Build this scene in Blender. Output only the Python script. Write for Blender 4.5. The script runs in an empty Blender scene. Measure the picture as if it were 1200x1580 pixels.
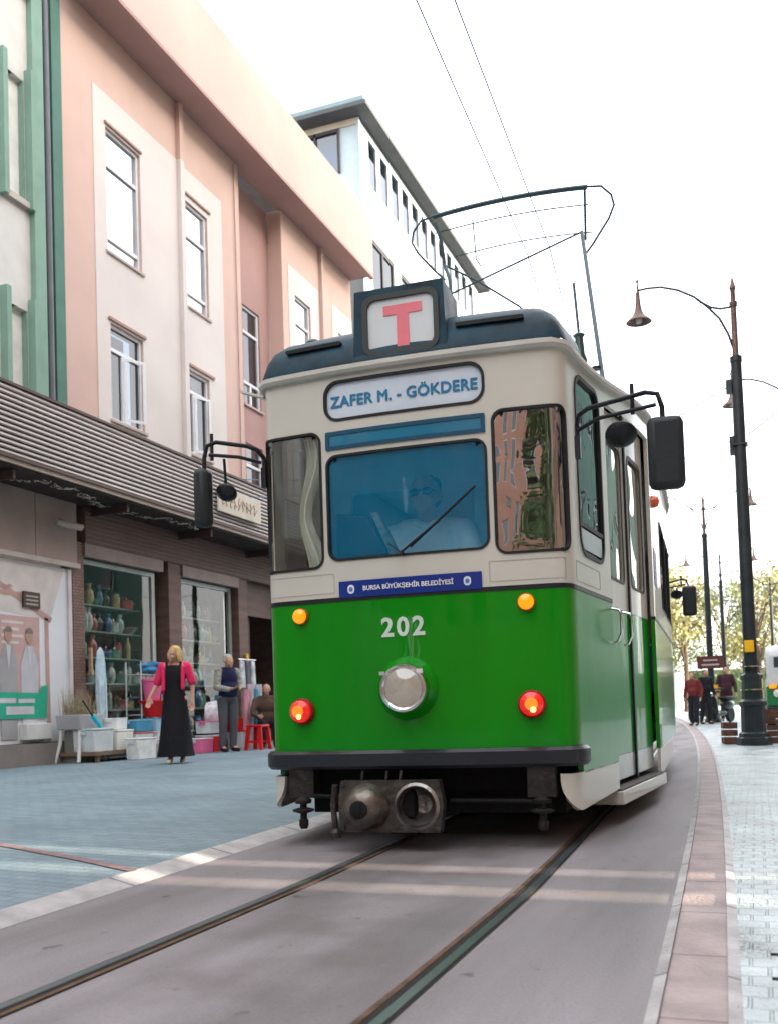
import bpy, bmesh, math, random
from mathutils import Vector, Matrix, Quaternion
from mathutils.geometry import tessellate_polygon
random.seed(7)
S = bpy.context.scene
COL = S.collection
R = math.radians

# ------------------------------------------------------------------ camera
cam = bpy.data.cameras.new('camera'); camo = bpy.data.objects.new('camera', cam); COL.objects.link(camo)
yaw, pitch, roll = R(20.6), math.atan(.042), R(1.9)
Fv = Vector((-math.sin(yaw)*math.cos(pitch), math.cos(yaw)*math.cos(pitch), math.sin(pitch)))
R0 = Vector((math.cos(yaw), math.sin(yaw), 0)); U0 = R0.cross(Fv)
Rv = R0*math.cos(roll) - U0*math.sin(roll); Uv = U0*math.cos(roll) + R0*math.sin(roll)
M = Matrix.Identity(4)
for i in range(3):
    M[i][0] = Rv[i]; M[i][1] = Uv[i]; M[i][2] = -Fv[i]
M[2][3] = .78
camo.matrix_world = M
cam.sensor_fit = 'VERTICAL'; cam.sensor_height = 36; cam.lens = 1500/1580*36
cam.shift_y = 239/1580
cam.clip_start = .05; cam.clip_end = 3000
cam.dof.use_dof = True; cam.dof.focus_distance = 5.6; cam.dof.aperture_fstop = 3.5
S.camera = camo
# ------------------------------------------------------------------ light
SUN_EL, SUN_AZ = R(13), R(90)          # sun due +X, low
w = bpy.data.worlds.new('World'); S.world = w; w.use_nodes = True
nt = w.node_tree; bg = nt.nodes['Background']
sky = nt.nodes.new('ShaderNodeTexSky'); sky.sky_type = 'NISHITA'; sky.sun_disc = False
sky.sun_elevation = R(24); sky.sun_rotation = SUN_AZ; sky.air_density = 1.0; sky.dust_density = 4; sky.ozone_density = 1.0
mx = nt.nodes.new('ShaderNodeMixRGB'); mx.inputs[0].default_value = .5
mx.inputs[2].default_value = (10.6, 10.5, 10.5, 1)      # thin bright cloud veil
nt.links.new(sky.outputs[0], mx.inputs[1]); nt.links.new(mx.outputs[0], bg.inputs[0])
bg.inputs[1].default_value = .12
sl = bpy.data.lights.new('sun', 'SUN'); so = bpy.data.objects.new('sun', sl); COL.objects.link(so)
sl.energy = 3.4; sl.angle = R(.45); sl.color = (1, .86, .68)
sd = Vector((math.cos(SUN_EL), 0.0, math.sin(SUN_EL)))
so.rotation_euler = sd.to_track_quat('Z', 'Y').to_euler()
so.location = (0, 0, 30)
S.cycles.caustics_reflective = False; S.cycles.caustics_refractive = False
S.view_settings.view_transform = 'Standard'; S.view_settings.look = 'None'
S.view_settings.exposure = 2.0; S.view_settings.gamma = 1

# ------------------------------------------------------------------ materials
MATS = {}
def mat(name, col, rough=.6, metal=0, var=.12, vs=3.0, bump=0, bs=40, coat=0, spec=.28, sat=None, emit=None, rvar=0, stretch=None):
    if name in MATS: return MATS[name]
    m = bpy.data.materials.new(name); m.use_nodes = True; n = m.node_tree; b = n.nodes['Principled BSDF']
    MATS[name] = m
    b.inputs['Roughness'].default_value = rough; b.inputs['Metallic'].default_value = metal
    b.inputs['Specular IOR Level'].default_value = spec
    if coat: b.inputs['Coat Weight'].default_value = coat; b.inputs['Coat Roughness'].default_value = .04
    tc = n.nodes.new('ShaderNodeTexCoord'); mp = n.nodes.new('ShaderNodeMapping')
    n.links.new(tc.outputs['Object'], mp.inputs[0])
    if stretch: mp.inputs['Scale'].default_value = stretch
    no = n.nodes.new('ShaderNodeTexNoise'); no.inputs['Scale'].default_value = vs; no.inputs['Detail'].default_value = 6
    n.links.new(mp.outputs[0], no.inputs[0])
    rp = n.nodes.new('ShaderNodeValToRGB')
    lo = [c*(1-var) for c in col[:3]]; hi = [min(1, c*(1+var)) for c in col[:3]]
    rp.color_ramp.elements[0].color = (*lo, 1); rp.color_ramp.elements[1].color = (*hi, 1)
    rp.color_ramp.elements[0].position = .3; rp.color_ramp.elements[1].position = .7
    n.links.new(no.outputs[0], rp.inputs[0]); n.links.new(rp.outputs[0], b.inputs['Base Color'])
    if rvar:
        mr = n.nodes.new('ShaderNodeMapRange'); mr.inputs[3].default_value = rough-rvar; mr.inputs[4].default_value = rough+rvar
        n.links.new(no.outputs[0], mr.inputs[0]); n.links.new(mr.outputs[0], b.inputs['Roughness'])
    if bump:
        n2 = n.nodes.new('ShaderNodeTexNoise'); n2.inputs['Scale'].default_value = bs; n2.inputs['Detail'].default_value = 5
        n.links.new(mp.outputs[0], n2.inputs[0])
        bp = n.nodes.new('ShaderNodeBump'); bp.inputs['Strength'].default_value = bump; bp.inputs['Distance'].default_value = .02
        n.links.new(n2.outputs[0], bp.inputs['Height']); n.links.new(bp.outputs[0], b.inputs['Normal'])
        if coat: n.links.new(bp.outputs[0], b.inputs['Coat Normal'])
    if emit:
        b.inputs['Emission Color'].default_value = (*emit[:3], 1); b.inputs['Emission Strength'].default_value = emit[3]
    return m

def glass(name, tint=(.25, .3, .3), refl=.25, rough=.0, wav=0, ws=3, film=None, filmf=0):
    if name in MATS: return MATS[name]
    m = bpy.data.materials.new(name); m.use_nodes = True; n = m.node_tree; MATS[name] = m
    for x in list(n.nodes):
        if x.type == 'BSDF_PRINCIPLED': n.nodes.remove(x)
    out = [x for x in n.nodes if x.type == 'OUTPUT_MATERIAL'][0]
    tr = n.nodes.new('ShaderNodeBsdfTransparent'); tr.inputs[0].default_value = (*tint, 1)
    gl = n.nodes.new('ShaderNodeBsdfGlossy'); gl.inputs['Roughness'].default_value = rough
    fr = n.nodes.new('ShaderNodeFresnel'); gb = n.nodes.new('ShaderNodeNewGeometry'); io = n.nodes.new('ShaderNodeMath'); io.operation = 'MULTIPLY_ADD'
    io.inputs[1].default_value = 1/1.5-1.5; io.inputs[2].default_value = 1.5      # a thin pane reflects alike from both sides
    n.links.new(gb.outputs['Backfacing'], io.inputs[0]); n.links.new(io.outputs[0], fr.inputs[0])
    ad = n.nodes.new('ShaderNodeMath'); ad.operation = 'ADD'; ad.inputs[1].default_value = refl; ad.use_clamp = True
    n.links.new(fr.outputs[0], ad.inputs[0])
    ms = n.nodes.new('ShaderNodeMixShader')
    n.links.new(ad.outputs[0], ms.inputs[0]); n.links.new(gl.outputs[0], ms.inputs[2])
    src = tr
    if film:
        df = n.nodes.new('ShaderNodeBsdfDiffuse'); df.inputs[0].default_value = (*film, 1)
        m2 = n.nodes.new('ShaderNodeMixShader'); m2.inputs[0].default_value = filmf
        n.links.new(tr.outputs[0], m2.inputs[1]); n.links.new(df.outputs[0], m2.inputs[2]); src = m2
    n.links.new(src.outputs[0], ms.inputs[1]); n.links.new(ms.outputs[0], out.inputs[0])
    if wav:
        tc = n.nodes.new('ShaderNodeTexCoord'); no = n.nodes.new('ShaderNodeTexNoise'); no.inputs['Scale'].default_value = ws; no.inputs['Detail'].default_value = 1
        bp = n.nodes.new('ShaderNodeBump'); bp.inputs['Strength'].default_value = wav; bp.inputs['Distance'].default_value = .05
        n.links.new(tc.outputs['Object'], no.inputs[0]); n.links.new(no.outputs[0], bp.inputs['Height'])
        n.links.new(bp.outputs[0], gl.inputs['Normal'])
    return m

def brickmat(name, c1, c2, mortar, bw, bh, rough=.7, mort=.02, axes='XY', bump=.5, rot=0, rvar=0, stain=.25, offset=.5, ss=.8):
    if name in MATS: return MATS[name]
    m = bpy.data.materials.new(name); m.use_nodes = True; n = m.node_tree; b = n.nodes['Principled BSDF']; MATS[name] = m
    g = n.nodes.new('ShaderNodeNewGeometry'); sp = n.nodes.new('ShaderNodeSeparateXYZ'); cb = n.nodes.new('ShaderNodeCombineXYZ')
    n.links.new(g.outputs['Position'], sp.inputs[0])
    n.links.new(sp.outputs['XYZ'.index(axes[0])], cb.inputs[0]); n.links.new(sp.outputs['XYZ'.index(axes[1])], cb.inputs[1])
    mp = n.nodes.new('ShaderNodeMapping'); mp.inputs['Rotation'].default_value[2] = rot
    n.links.new(cb.outputs[0], mp.inputs[0])
    bt = n.nodes.new('ShaderNodeTexBrick'); bt.inputs['Scale'].default_value = 1
    bt.inputs['Brick Width'].default_value = bw; bt.inputs['Row Height'].default_value = bh; bt.inputs['Mortar Size'].default_value = mort
    bt.inputs['Mortar Smooth'].default_value = .4; bt.offset = offset
    bt.inputs['Color1'].default_value = (*c1, 1); bt.inputs['Color2'].default_value = (*c2, 1); bt.inputs['Mortar'].default_value = (*mortar, 1)
    n.links.new(mp.outputs[0], bt.inputs[0])
    no = n.nodes.new('ShaderNodeTexNoise'); no.inputs['Scale'].default_value = ss; no.inputs['Detail'].default_value = 8
    n.links.new(g.outputs['Position'], no.inputs[0])
    mr = n.nodes.new('ShaderNodeMapRange'); mr.inputs[1].default_value = .3; mr.inputs[2].default_value = .7
    mr.inputs[3].default_value = 1-stain; mr.inputs[4].default_value = 1+stain*.6
    n.links.new(no.outputs[0], mr.inputs[0])
    mu = n.nodes.new('ShaderNodeVectorMath'); mu.operation = 'SCALE'
    n.links.new(bt.outputs[0], mu.inputs[0]); n.links.new(mr.outputs[0], mu.inputs['Scale']); n.links.new(mu.outputs[0], b.inputs['Base Color'])
    b.inputs['Roughness'].default_value = rough
    if rvar:
        m3 = n.nodes.new('ShaderNodeMapRange'); m3.inputs[1].default_value = .35; m3.inputs[2].default_value = .65
        m3.inputs[3].default_value = rough-rvar; m3.inputs[4].default_value = rough+rvar
        n.links.new(no.outputs[0], m3.inputs[0]); n.links.new(m3.outputs[0], b.inputs['Roughness'])
    n4 = n.nodes.new('ShaderNodeTexNoise'); n4.inputs['Scale'].default_value = 60; n.links.new(g.outputs['Position'], n4.inputs[0])
    mm = n.nodes.new('ShaderNodeMath'); mm.operation = 'MULTIPLY_ADD'; mm.inputs[1].default_value = -1.0
    n.links.new(bt.outputs['Fac'], mm.inputs[0]); n.links.new(n4.outputs[0], mm.inputs[2])
    bp = n.nodes.new('ShaderNodeBump'); bp.inputs['Strength'].default_value = bump; bp.inputs['Distance'].default_value = .01
    n.links.new(mm.outputs[0], bp.inputs['Height']); n.links.new(bp.outputs[0], b.inputs['Normal'])
    return m

# ------------------------------------------------------------------ mesh helpers
def empty(name, loc=(0, 0, 0), rz=0, parent=None):
    o = bpy.data.objects.new(name, None); COL.objects.link(o); o.location = loc; o.rotation_euler = (0, 0, rz)
    o.empty_display_size = .2
    if parent: o.parent = parent
    return o
def tag(o, label=None, cat=None, group=None, kind=None):
    if label: o['label'] = label
    if cat: o['category'] = cat
    if group: o['group'] = group
    if kind: o['kind'] = kind
    return o
def copy_tree(o, parent=None):
    c = o.copy(); COL.objects.link(c); c.parent = parent
    for k in ('label', 'group'):
        if parent is None and k in c: del c[k]
    for ch in list(o.children): copy_tree(ch, c)
    return c

class MB:
    def __init__(s): s.v = []; s.f = []
    def add(s, vs, fs):
        n = len(s.v); s.v += [Vector(v) for v in vs]; s.f += [tuple(i+n for i in f) for f in fs]; return s
    def box(s, c, d, rz=0, rx=0, ry=0, taper=1):
        x, y, z = [a/2 for a in d]
        vs = [(-x, -y, -z), (x, -y, -z), (x, y, -z), (-x, y, -z), (-x*taper, -y*taper, z), (x*taper, -y*taper, z), (x*taper, y*taper, z), (-x*taper, y*taper, z)]
        m = Matrix.Rotation(rz, 3, 'Z') @ Matrix.Rotation(ry, 3, 'Y') @ Matrix.Rotation(rx, 3, 'X')
        return s.add([m @ Vector(v) + Vector(c) for v in vs], [(0, 3, 2, 1), (4, 5, 6, 7), (0, 1, 5, 4), (1, 2, 6, 5), (2, 3, 7, 6), (3, 0, 4, 7)])
    def b2(s, x0, x1, y0, y1, z0, z1): return s.box(((x0+x1)/2, (y0+y1)/2, (z0+z1)/2), (abs(x1-x0), abs(y1-y0), abs(z1-z0)))
    def lathe(s, prof, o=(0, 0, 0), axis=(0, 0, 1), n=20, caps=True):
        q = Vector((0, 0, 1)).rotation_difference(Vector(axis).normalized()); vs = []; fs = []
        for r, h in prof:
            for k in range(n):
                a = 2*math.pi*k/n; vs.append(q @ Vector((r*math.cos(a), r*math.sin(a), h)) + Vector(o))
        for i in range(len(prof)-1):
            for k in range(n):
                a, b = i*n+k, i*n+(k+1) % n; fs.append((a, b, b+n, a+n))
        if caps: fs.append(tuple(range(n-1, -1, -1))); fs.append(tuple((len(prof)-1)*n+k for k in range(n)))
        return s.add(vs, fs)
    def cyl(s, p0, p1, r0, r1=None, n=12):
        p0, p1 = Vector(p0), Vector(p1); L = (p1-p0).length
        return s.lathe([(r0, 0), (r0 if r1 is None else r1, L)], p0, p1-p0, n)
    def tube(s, pts, r, n=8, r1=None):
        pts = [Vector(p) for p in pts]; vs = []; fs = []; prev = None
        for i, p in enumerate(pts):
            d = (pts[min(i+1, len(pts)-1)] - pts[max(i-1, 0)]).normalized()
            if prev is None:
                a = Vector((0, 0, 1)) if abs(d.z) < .9 else Vector((1, 0, 0)); x = d.cross(a).normalized()
            else: x = (prev - d*prev.dot(d)).normalized()
            prev = x; y = d.cross(x); rr = r if r1 is None else r + (r1-r)*i/(len(pts)-1)
            for k in range(n):
                t = 2*math.pi*k/n; vs.append(p + x*rr*math.cos(t) + y*rr*math.sin(t))
        for i in range(len(pts)-1):
            for k in range(n):
                a, b = i*n+k, i*n+(k+1) % n; fs.append((a, b, b+n, a+n))
        fs.append(tuple(range(n-1, -1, -1))); fs.append(tuple((len(pts)-1)*n+k for k in range(n)))
        return s.add(vs, fs)
    def ell(s, c, r, n=14, m=9, rot=None):
        vs = []; fs = []
        for i in range(m+1):
            t = math.pi*i/m
            for k in range(n):
                a = 2*math.pi*k/n; v = Vector((r[0]*math.sin(t)*math.cos(a), r[1]*math.sin(t)*math.sin(a), -r[2]*math.cos(t)))
                if rot: v = rot @ v
                vs.append(v+Vector(c))
        for i in range(m):
            for k in range(n):
                a, b = i*n+k, i*n+(k+1) % n; fs.append((a, b, b+n, a+n))
        return s.add(vs, fs)
    def prism(s, poly, off):      # planar 3D polygon extruded by vector off
        n = len(poly); off = Vector(off); vs = [Vector(p) for p in poly] + [Vector(p)+off for p in poly]
        fs = [tuple(range(n-1, -1, -1)), tuple(range(n, 2*n))] + [(k, (k+1) % n, (k+1) % n+n, k+n) for k in range(n)]
        return s.add(vs, fs)
    def build(s, name, m, parent=None, smooth=35, bevel=0, weld=False):
        me = bpy.data.meshes.new(name); me.from_pydata([tuple(v) for v in s.v], [], s.f)
        bm = bmesh.new(); bm.from_mesh(me)
        if weld: bmesh.ops.remove_doubles(bm, verts=bm.verts, dist=1e-4)
        bmesh.ops.recalc_face_normals(bm, faces=bm.faces); bm.to_mesh(me); bm.free()
        me.materials.append(m)
        if smooth:
            me.shade_smooth(); me.set_sharp_from_angle(angle=R(smooth))
        o = bpy.data.objects.new(name, me); COL.objects.link(o)
        if parent: o.parent = parent
        if bevel:
            bv = o.modifiers.new('bevel', 'BEVEL'); bv.width = bevel; bv.segments = 2; bv.limit_method = 'ANGLE'
        return o

def rr(u0, u1, z0, z1, r, n=6):
    P = []
    for cx_, cz, a0 in ((u1-r, z0+r, -90), (u1-r, z1-r, 0), (u0+r, z1-r, 90), (u0+r, z0+r, 180)):
        for k in range(n+1):
            a = R(a0+90*k/n); P.append((cx_+r*math.cos(a), cz+r*math.sin(a)))
    return P
def panel(name, outer, holes, fmap, m, parent=None, thick=.02, step=None, smooth=35, flip=False, urange=None):
    loops = [[Vector((p[0], p[1], 0)) for p in outer]] + [[Vector((p[0], p[1], 0)) for p in h] for h in holes]
    flat = [v for l in loops for v in l]; tris = tessellate_polygon(loops)
    bm = bmesh.new(); bv = [bm.verts.new(v) for v in flat]
    for t in tris:
        a, b, c = [flat[i] for i in t]
        ar = (b.x-a.x)*(c.y-a.y)-(b.y-a.y)*(c.x-a.x)
        if abs(ar) < 1e-10: continue
        try: bm.faces.new([bv[i] for i in (t if ar > 0 else t[::-1])])
        except ValueError: pass
    if step:
        us = [p[0] for p in outer]; u = min(us)+step
        while u < max(us)-1e-4:
            bmesh.ops.bisect_plane(bm, geom=bm.verts[:]+bm.edges[:]+bm.faces[:], plane_co=(u, 0, 0), plane_no=(1, 0, 0)); u += step
    for v in bm.verts: v.co = fmap(v.co.x, v.co.y)
    if flip: bmesh.ops.reverse_faces(bm, faces=bm.faces)
    if thick:
        bmesh.ops.remove_doubles(bm, verts=bm.verts, dist=1e-6); bm.normal_update()
        bm.verts.index_update(); vs0 = list(bm.verts); fs0 = list(bm.faces); back = {v: bm.verts.new(v.co-v.normal*thick) for v in vs0}
        edges = [(e.verts[0], e.verts[1], e.link_faces[0]) for e in bm.edges if len(e.link_faces) == 1]
        for f in fs0: bm.faces.new([back[v] for v in reversed(f.verts)])
        for a, b_, f in edges:
            vl = list(f.verts); i = vl.index(a)
            if vl[(i+1) % len(vl)] != b_: a, b_ = b_, a
            bm.faces.new([b_, a, back[a], back[b_]])
    me = bpy.data.meshes.new(name); bm.to_mesh(me); bm.free(); me.materials.append(m)
    me.shade_smooth(); me.set_sharp_from_angle(angle=R(smooth))
    o = bpy.data.objects.new(name, me); COL.objects.link(o)
    if parent: o.parent = parent
    return o
def thicken(o, d):
    bm = bmesh.new(); bm.from_mesh(o.data); g0 = bm.verts[:]+bm.edges[:]+bm.faces[:]
    for k, (dx, dy) in enumerate(((d, 0), (-d, 0), (0, d), (0, -d))):
        n_ = bmesh.ops.duplicate(bm, geom=g0)['geom']
        for v in n_:
            if isinstance(v, bmesh.types.BMVert): v.co += Vector((dx, dy, .00012*(k+1)))
    bm.to_mesh(o.data); bm.free(); return o
def organic(name, shapes, m, parent=None, voxel=.012, smooth=4):
    b = MB()
    for s_ in shapes:
        if s_[0] == 'cap':
            _, p0, r0, p1, r1 = s_; b.cyl(p0, p1, r0, r1, 12); b.ell(p0, (r0,)*3, 12, 8); b.ell(p1, (r1,)*3, 12, 8)
        elif s_[0] == 'ell': b.ell(s_[1], s_[2], 16, 12, s_[3] if len(s_) > 3 else None)
    o = b.build(name, m, parent, smooth=0)
    rm = o.modifiers.new('r', 'REMESH'); rm.mode = 'VOXEL'; rm.voxel_size = voxel; rm.use_smooth_shade = True
    sm = o.modifiers.new('s', 'SMOOTH'); sm.iterations = smooth; sm.factor = .5
    dg = bpy.context.evaluated_depsgraph_get(); dg.update()
    me = bpy.data.meshes.new_from_object(o.evaluated_get(dg)); o.modifiers.clear(); o.data = me
    if not me.materials: me.materials.append(m)
    me.shade_smooth(); return o
def text(name, body, size, m, parent, loc, rot, ext=.001, align='CENTER', bold=0, sx=1, spacing=1):
    cu = bpy.data.curves.new(name, 'FONT'); cu.body = body; cu.size = size; cu.align_x = align; cu.align_y = 'CENTER'
    cu.extrude = ext; cu.offset = bold; cu.resolution_u = 3; cu.space_character = spacing
    t = bpy.data.objects.new(name, cu); COL.objects.link(t)
    dg = bpy.context.evaluated_depsgraph_get(); dg.update()
    me = bpy.data.meshes.new_from_object(t.evaluated_get(dg)); bpy.data.objects.remove(t)
    for v in me.vertices: v.co.x *= sx
    me.materials.clear(); me.materials.append(m)
    o = bpy.data.objects.new(name, me); COL.objects.link(o)
    if parent: o.parent = parent
    o.location = loc; o.rotation_euler = rot; return o

# ------------------------------------------------------------------ ground
def kr(y):           # right kerb line of the tram bed, the street bends left far away
    return -.20-.022*y-.0013*y*y if y > 0 else -.20-.022*y
def ys(a, b, st0=.5, g=1.06):
    L = [a]; st = st0
    while L[-1] < b: L.append(min(b, L[-1]+st)); st = st*(g if L[-1] > 5 else 1)
    return L
def strip(name, fx0, fx1, z0, z1, m, y0=-14, y1=110, parent=None, nx=1, zf=None, st=.5):
    b = MB(); Y = ys(y0, y1, st); vs = []; fs = []
    for y in Y:
        for k in range(nx+1):
            x = fx0(y)+(fx1(y)-fx0(y))*k/nx; vs.append((x, y, zf(x, y) if zf else z0+(z1-z0)*k/nx))
    n = nx+1
    for i in range(len(Y)-1):
        for k in range(nx): fs.append((i*n+k, i*n+k+1, (i+1)*n+k+1, (i+1)*n+k))
    b.add(vs, fs); o = b.build(name, m, parent); tag(o, kind='structure'); return o

def roadmat():
    m = bpy.data.materials.new('concrete'); m.use_nodes = True; n = m.node_tree; b = n.nodes['Principled BSDF']
    g = n.nodes.new('ShaderNodeNewGeometry')
    def noise(sc, det=6, vec=None):
        x = n.nodes.new('ShaderNodeTexNoise'); x.inputs['Scale'].default_value = sc; x.inputs['Detail'].default_value = det
        n.links.new(vec or g.outputs['Position'], x.inputs[0]); return x
    mp = n.nodes.new('ShaderNodeMapping'); mp.inputs['Scale'].default_value = (1.6, .25, 1); n.links.new(g.outputs['Position'], mp.inputs[0])
    a = noise(1.4, 6, mp.outputs[0]); r1 = n.nodes.new('ShaderNodeValToRGB')
    r1.color_ramp.elements[0].position = .38; r1.color_ramp.elements[1].position = .62
    r1.color_ramp.elements[0].color = (.160, .145, .150, 1); r1.color_ramp.elements[1].color = (.262, .240, .255, 1)
    n.links.new(a.outputs[0], r1.inputs[0])
    s = noise(9, 3); r2 = n.nodes.new('ShaderNodeValToRGB'); r2.color_ramp.elements[0].position = .25; r2.color_ramp.elements[1].position = .33
    r2.color_ramp.elements[0].color = (.45, .4, .4, 1); r2.color_ramp.elements[1].color = (1, 1, 1, 1); n.links.new(s.outputs[0], r2.inputs[0])
    f = noise(90, 4); r3 = n.nodes.new('ShaderNodeValToRGB'); r3.color_ramp.elements[0].color = (.70, .70, .70, 1); r3.color_ramp.elements[1].color = (1.2, 1.2, 1.2, 1)
    n.links.new(f.outputs[0], r3.inputs[0])
    m1 = n.nodes.new('ShaderNodeMixRGB'); m1.blend_type = 'MULTIPLY'; m1.inputs[0].default_value = 1
    m2 = n.nodes.new('ShaderNodeMixRGB'); m2.blend_type = 'MULTIPLY'; m2.inputs[0].default_value = 1
    n.links.new(r1.outputs[0], m1.inputs[1]); n.links.new(r2.outputs[0], m1.inputs[2])
    n.links.new(m1.outputs[0], m2.inputs[1]); n.links.new(r3.outputs[0], m2.inputs[2]); n.links.new(m2.outputs[0], b.inputs['Base Color'])
    sx_ = n.nodes.new('ShaderNodeSeparateXYZ'); n.links.new(g.outputs['Position'], sx_.inputs[0])
    ab = n.nodes.new('ShaderNodeMath'); ab.operation = 'ADD'; ab.inputs[1].default_value = 1.43; n.links.new(sx_.outputs[0], ab.inputs[0])
    a2 = n.nodes.new('ShaderNodeMath'); a2.operation = 'ABSOLUTE'; n.links.new(ab.outputs[0], a2.inputs[0])
    mr_ = n.nodes.new('ShaderNodeMapRange'); mr_.inputs[1].default_value = .1; mr_.inputs[2].default_value = .62; mr_.inputs[3].default_value = 1; mr_.inputs[4].default_value = 0; n.links.new(a2.outputs[0], mr_.inputs[0])
    dn = noise(2.6, 8); rd = n.nodes.new('ShaderNodeMapRange'); rd.inputs[1].default_value = .42; rd.inputs[2].default_value = .66; rd.inputs[4].default_value = .5; n.links.new(dn.outputs[0], rd.inputs[0])
    mf = n.nodes.new('ShaderNodeMath'); mf.operation = 'MULTIPLY'; n.links.new(mr_.outputs[0], mf.inputs[0]); n.links.new(rd.outputs[0], mf.inputs[1])
    m3 = n.nodes.new('ShaderNodeMixRGB'); m3.inputs[2].default_value = (.085, .065, .058, 1); n.links.new(mf.outputs[0], m3.inputs[0]); n.links.new(m2.outputs[0], m3.inputs[1]); n.links.new(m3.outputs[0], b.inputs['Base Color'])
    b.inputs['Roughness'].default_value = .62
    bp = n.nodes.new('ShaderNodeBump'); bp.inputs['Strength'].default_value = .25; bp.inputs['Distance'].default_value = .01
    n.links.new(f.outputs[0], bp.inputs['Height']); n.links.new(bp.outputs[0], b.inputs['Normal'])
    return m
ROAD = roadmat()
pavL = brickmat('pavers_blue', (.165, .235, .275), (.215, .29, .325), (.14, .20, .235), .16, .08, rough=.6, mort=.006, stain=.22, bump=.7, rot=.06)
pavR = brickmat('pavers_white', (.40, .47, .485), (.49, .55, .56), (.36, .43, .44), .10, .10, rough=.42, mort=.006, stain=.6, bump=.8, rvar=.15, ss=2.6, offset=.5)
gutm = brickmat('gutter_stone', (.30, .23, .225), (.345, .275, .265), (.2, .15, .15), 5, .62, rough=.6, mort=.008, stain=.3, bump=.5, ss=5)
kerbm = brickmat('kerb_stone', (.36, .345, .35), (.44, .42, .42), (.2, .18, .18), 9, .95, rough=.55, mort=.012, stain=.28, bump=.6, ss=7)
redm = brickmat('red_pavers', (.3, .17, .17), (.26, .16, .17), (.2, .15, .15), .12, .2, rough=.6, stain=.3)
steel = mat('rail_steel', (.30, .36, .38), .28, .85, .15, 8, bump=.1, bs=30, stretch=(1, .1, 1))
rust = mat('rust', (.12, .072, .045), .8, .1, .35, 12, bump=.5, bs=60)
dark = mat('dark_groove', (.02, .018, .016), .85)
LP = lambda y: kr(y)-2.42
zL = lambda x, y: .03+.07*max(0, min(1, (LP(y)-x)/3.2))
strip('ground', lambda y: -150, lambda y: 150, -.03, -.03, mat('soil', (.2, .2, .19), .8, var=.1), -150, 400, st=20)
strip('tram_bed', lambda y: LP(y)-.02, lambda y: kr(y)-.015, 0, 0, ROAD, nx=2)
strip('left_kerb', lambda y: LP(y)-.13, lambda y: LP(y)+.012, .034, .001, kerbm, st=.25)
strip('left_pavement', lambda y: -11.6, lambda y: LP(y)-.13, 0, 0, pavL, nx=10, zf=zL)
strip('right_kerb', lambda y: kr(y)-.03, lambda y: kr(y)+.004, .001, .012, kerbm, st=.25)
strip('gutter', lambda y: kr(y)+.004, lambda y: kr(y)+.165, .002, .002, gutm, st=.25)
strip('gutter_kerb', lambda y: kr(y)+.165, lambda y: kr(y)+.2, .012, .004, kerbm, st=.25)
strip('right_pavement', lambda y: kr(y)+.2, lambda y: 9.0, .004, .004, pavR, nx=6)
rail_x = lambda y: min(0, kr(y)-kr(4.0)) if y > 4 else 0
for cx_, side in ((-1.93, 1), (-.93, -1)):
    # flush grooved rail: running head outside, flangeway and rusty check lip inside
    c = cx_
    r_ = strip('tram_rail', lambda y: c-side*.036+rail_x(y), lambda y: c-side*.003+rail_x(y), .007, .007, steel)
    strip('rail_groove', lambda y: c-side*.003+rail_x(y), lambda y: c+side*.022+rail_x(y), .005, .005, dark)
    strip('rail_lip', lambda y: c+side*.022+rail_x(y), lambda y: c+side*.042+rail_x(y), .0065, .0065, rust)
    strip('rail_joint', lambda y: c-side*.046+rail_x(y), lambda y: c-side*.036+rail_x(y), .0045, .0045, dark)
b = MB()
for (xa, ya), (xb, yb) in zip(((-5.2, 4.85), (-4.0, 4.42), (-3.3, 4.15)), ((-4.0, 4.42), (-3.3, 4.15), (-2.85, 3.95))):
    b.add([(xa, ya, zL(xa, ya)+.005), (xb, yb, zL(xb, yb)+.005), (xb, yb+.07, zL(xb, yb)+.005), (xa, ya+.07, zL(xa, ya)+.005)], [(0, 1, 2, 3)])
tag(b.build('red_paver_line', redm), kind='structure')
b = MB().b2(.02, .45, 2.9, 3.1, .001, .009)
tag(b.build('stone_slab', mat('pale_slab', (.5, .56, .56), .5, bump=.3)), kind='structure')
b = MB().b2(.005, .62, 3.14, 3.155, .001, .0085).b2(.005, .62, 2.87, 2.885, .001, .0085)
tag(b.build('slab_joint', dark), kind='structure')
# ------------------------------------------------------------------ TRAM
A = R(2.5)
tram = empty('tram', (-1.79, 5.1, 0), A)
tag(tram, 'green and cream vintage tram numbered 202 with T sign on its roof', 'tram')
LEN = 8.7
# plan perimeter, right half, from the front centre round to the rear centre
H = []
for k in range(33): x = .80*k/32; H.append((x, .045*(x/.8)**2))
P0, P1, P2, P3 = Vector((.80, .045)), Vector((.875, .054)), Vector((.893, .10)), Vector((.905, .22))
for k in range(1, 13):
    t = k/12; q = P0*(1-t)**3+P1*3*t*(1-t)**2+P2*3*t*t*(1-t)+P3*t**3; H.append((q.x, q.y))
H += [(.905+(1.20-.905)*k/20, .22+(2.65-.22)*k/20) for k in range(1, 21)]
H += [(1.20, 2.65+(6.3-2.65)*k/10) for k in range(1, 11)]
H += [(1.20-(1.20-.905)*k/10, 6.3+(LEN-.22-6.3)*k/10) for k in range(1, 11)]
H += [(.88, LEN-.1), (.80, LEN-.045), (.4, LEN-.01), (0, LEN)]
SS = [0]
for i in range(1, len(H)): SS.append(SS[-1]+math.dist(H[i-1], H[i]))
TOT = SS[-1]
import bisect as _b
def _p(s):
    s = max(0, min(TOT-1e-6, s)); i = max(0, _b.bisect_right(SS, s)-1); t = (s-SS[i])/(SS[i+1]-SS[i])
    return Vector((H[i][0]+(H[i+1][0]-H[i][0])*t, H[i][1]+(H[i+1][1]-H[i][1])*t))
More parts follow.
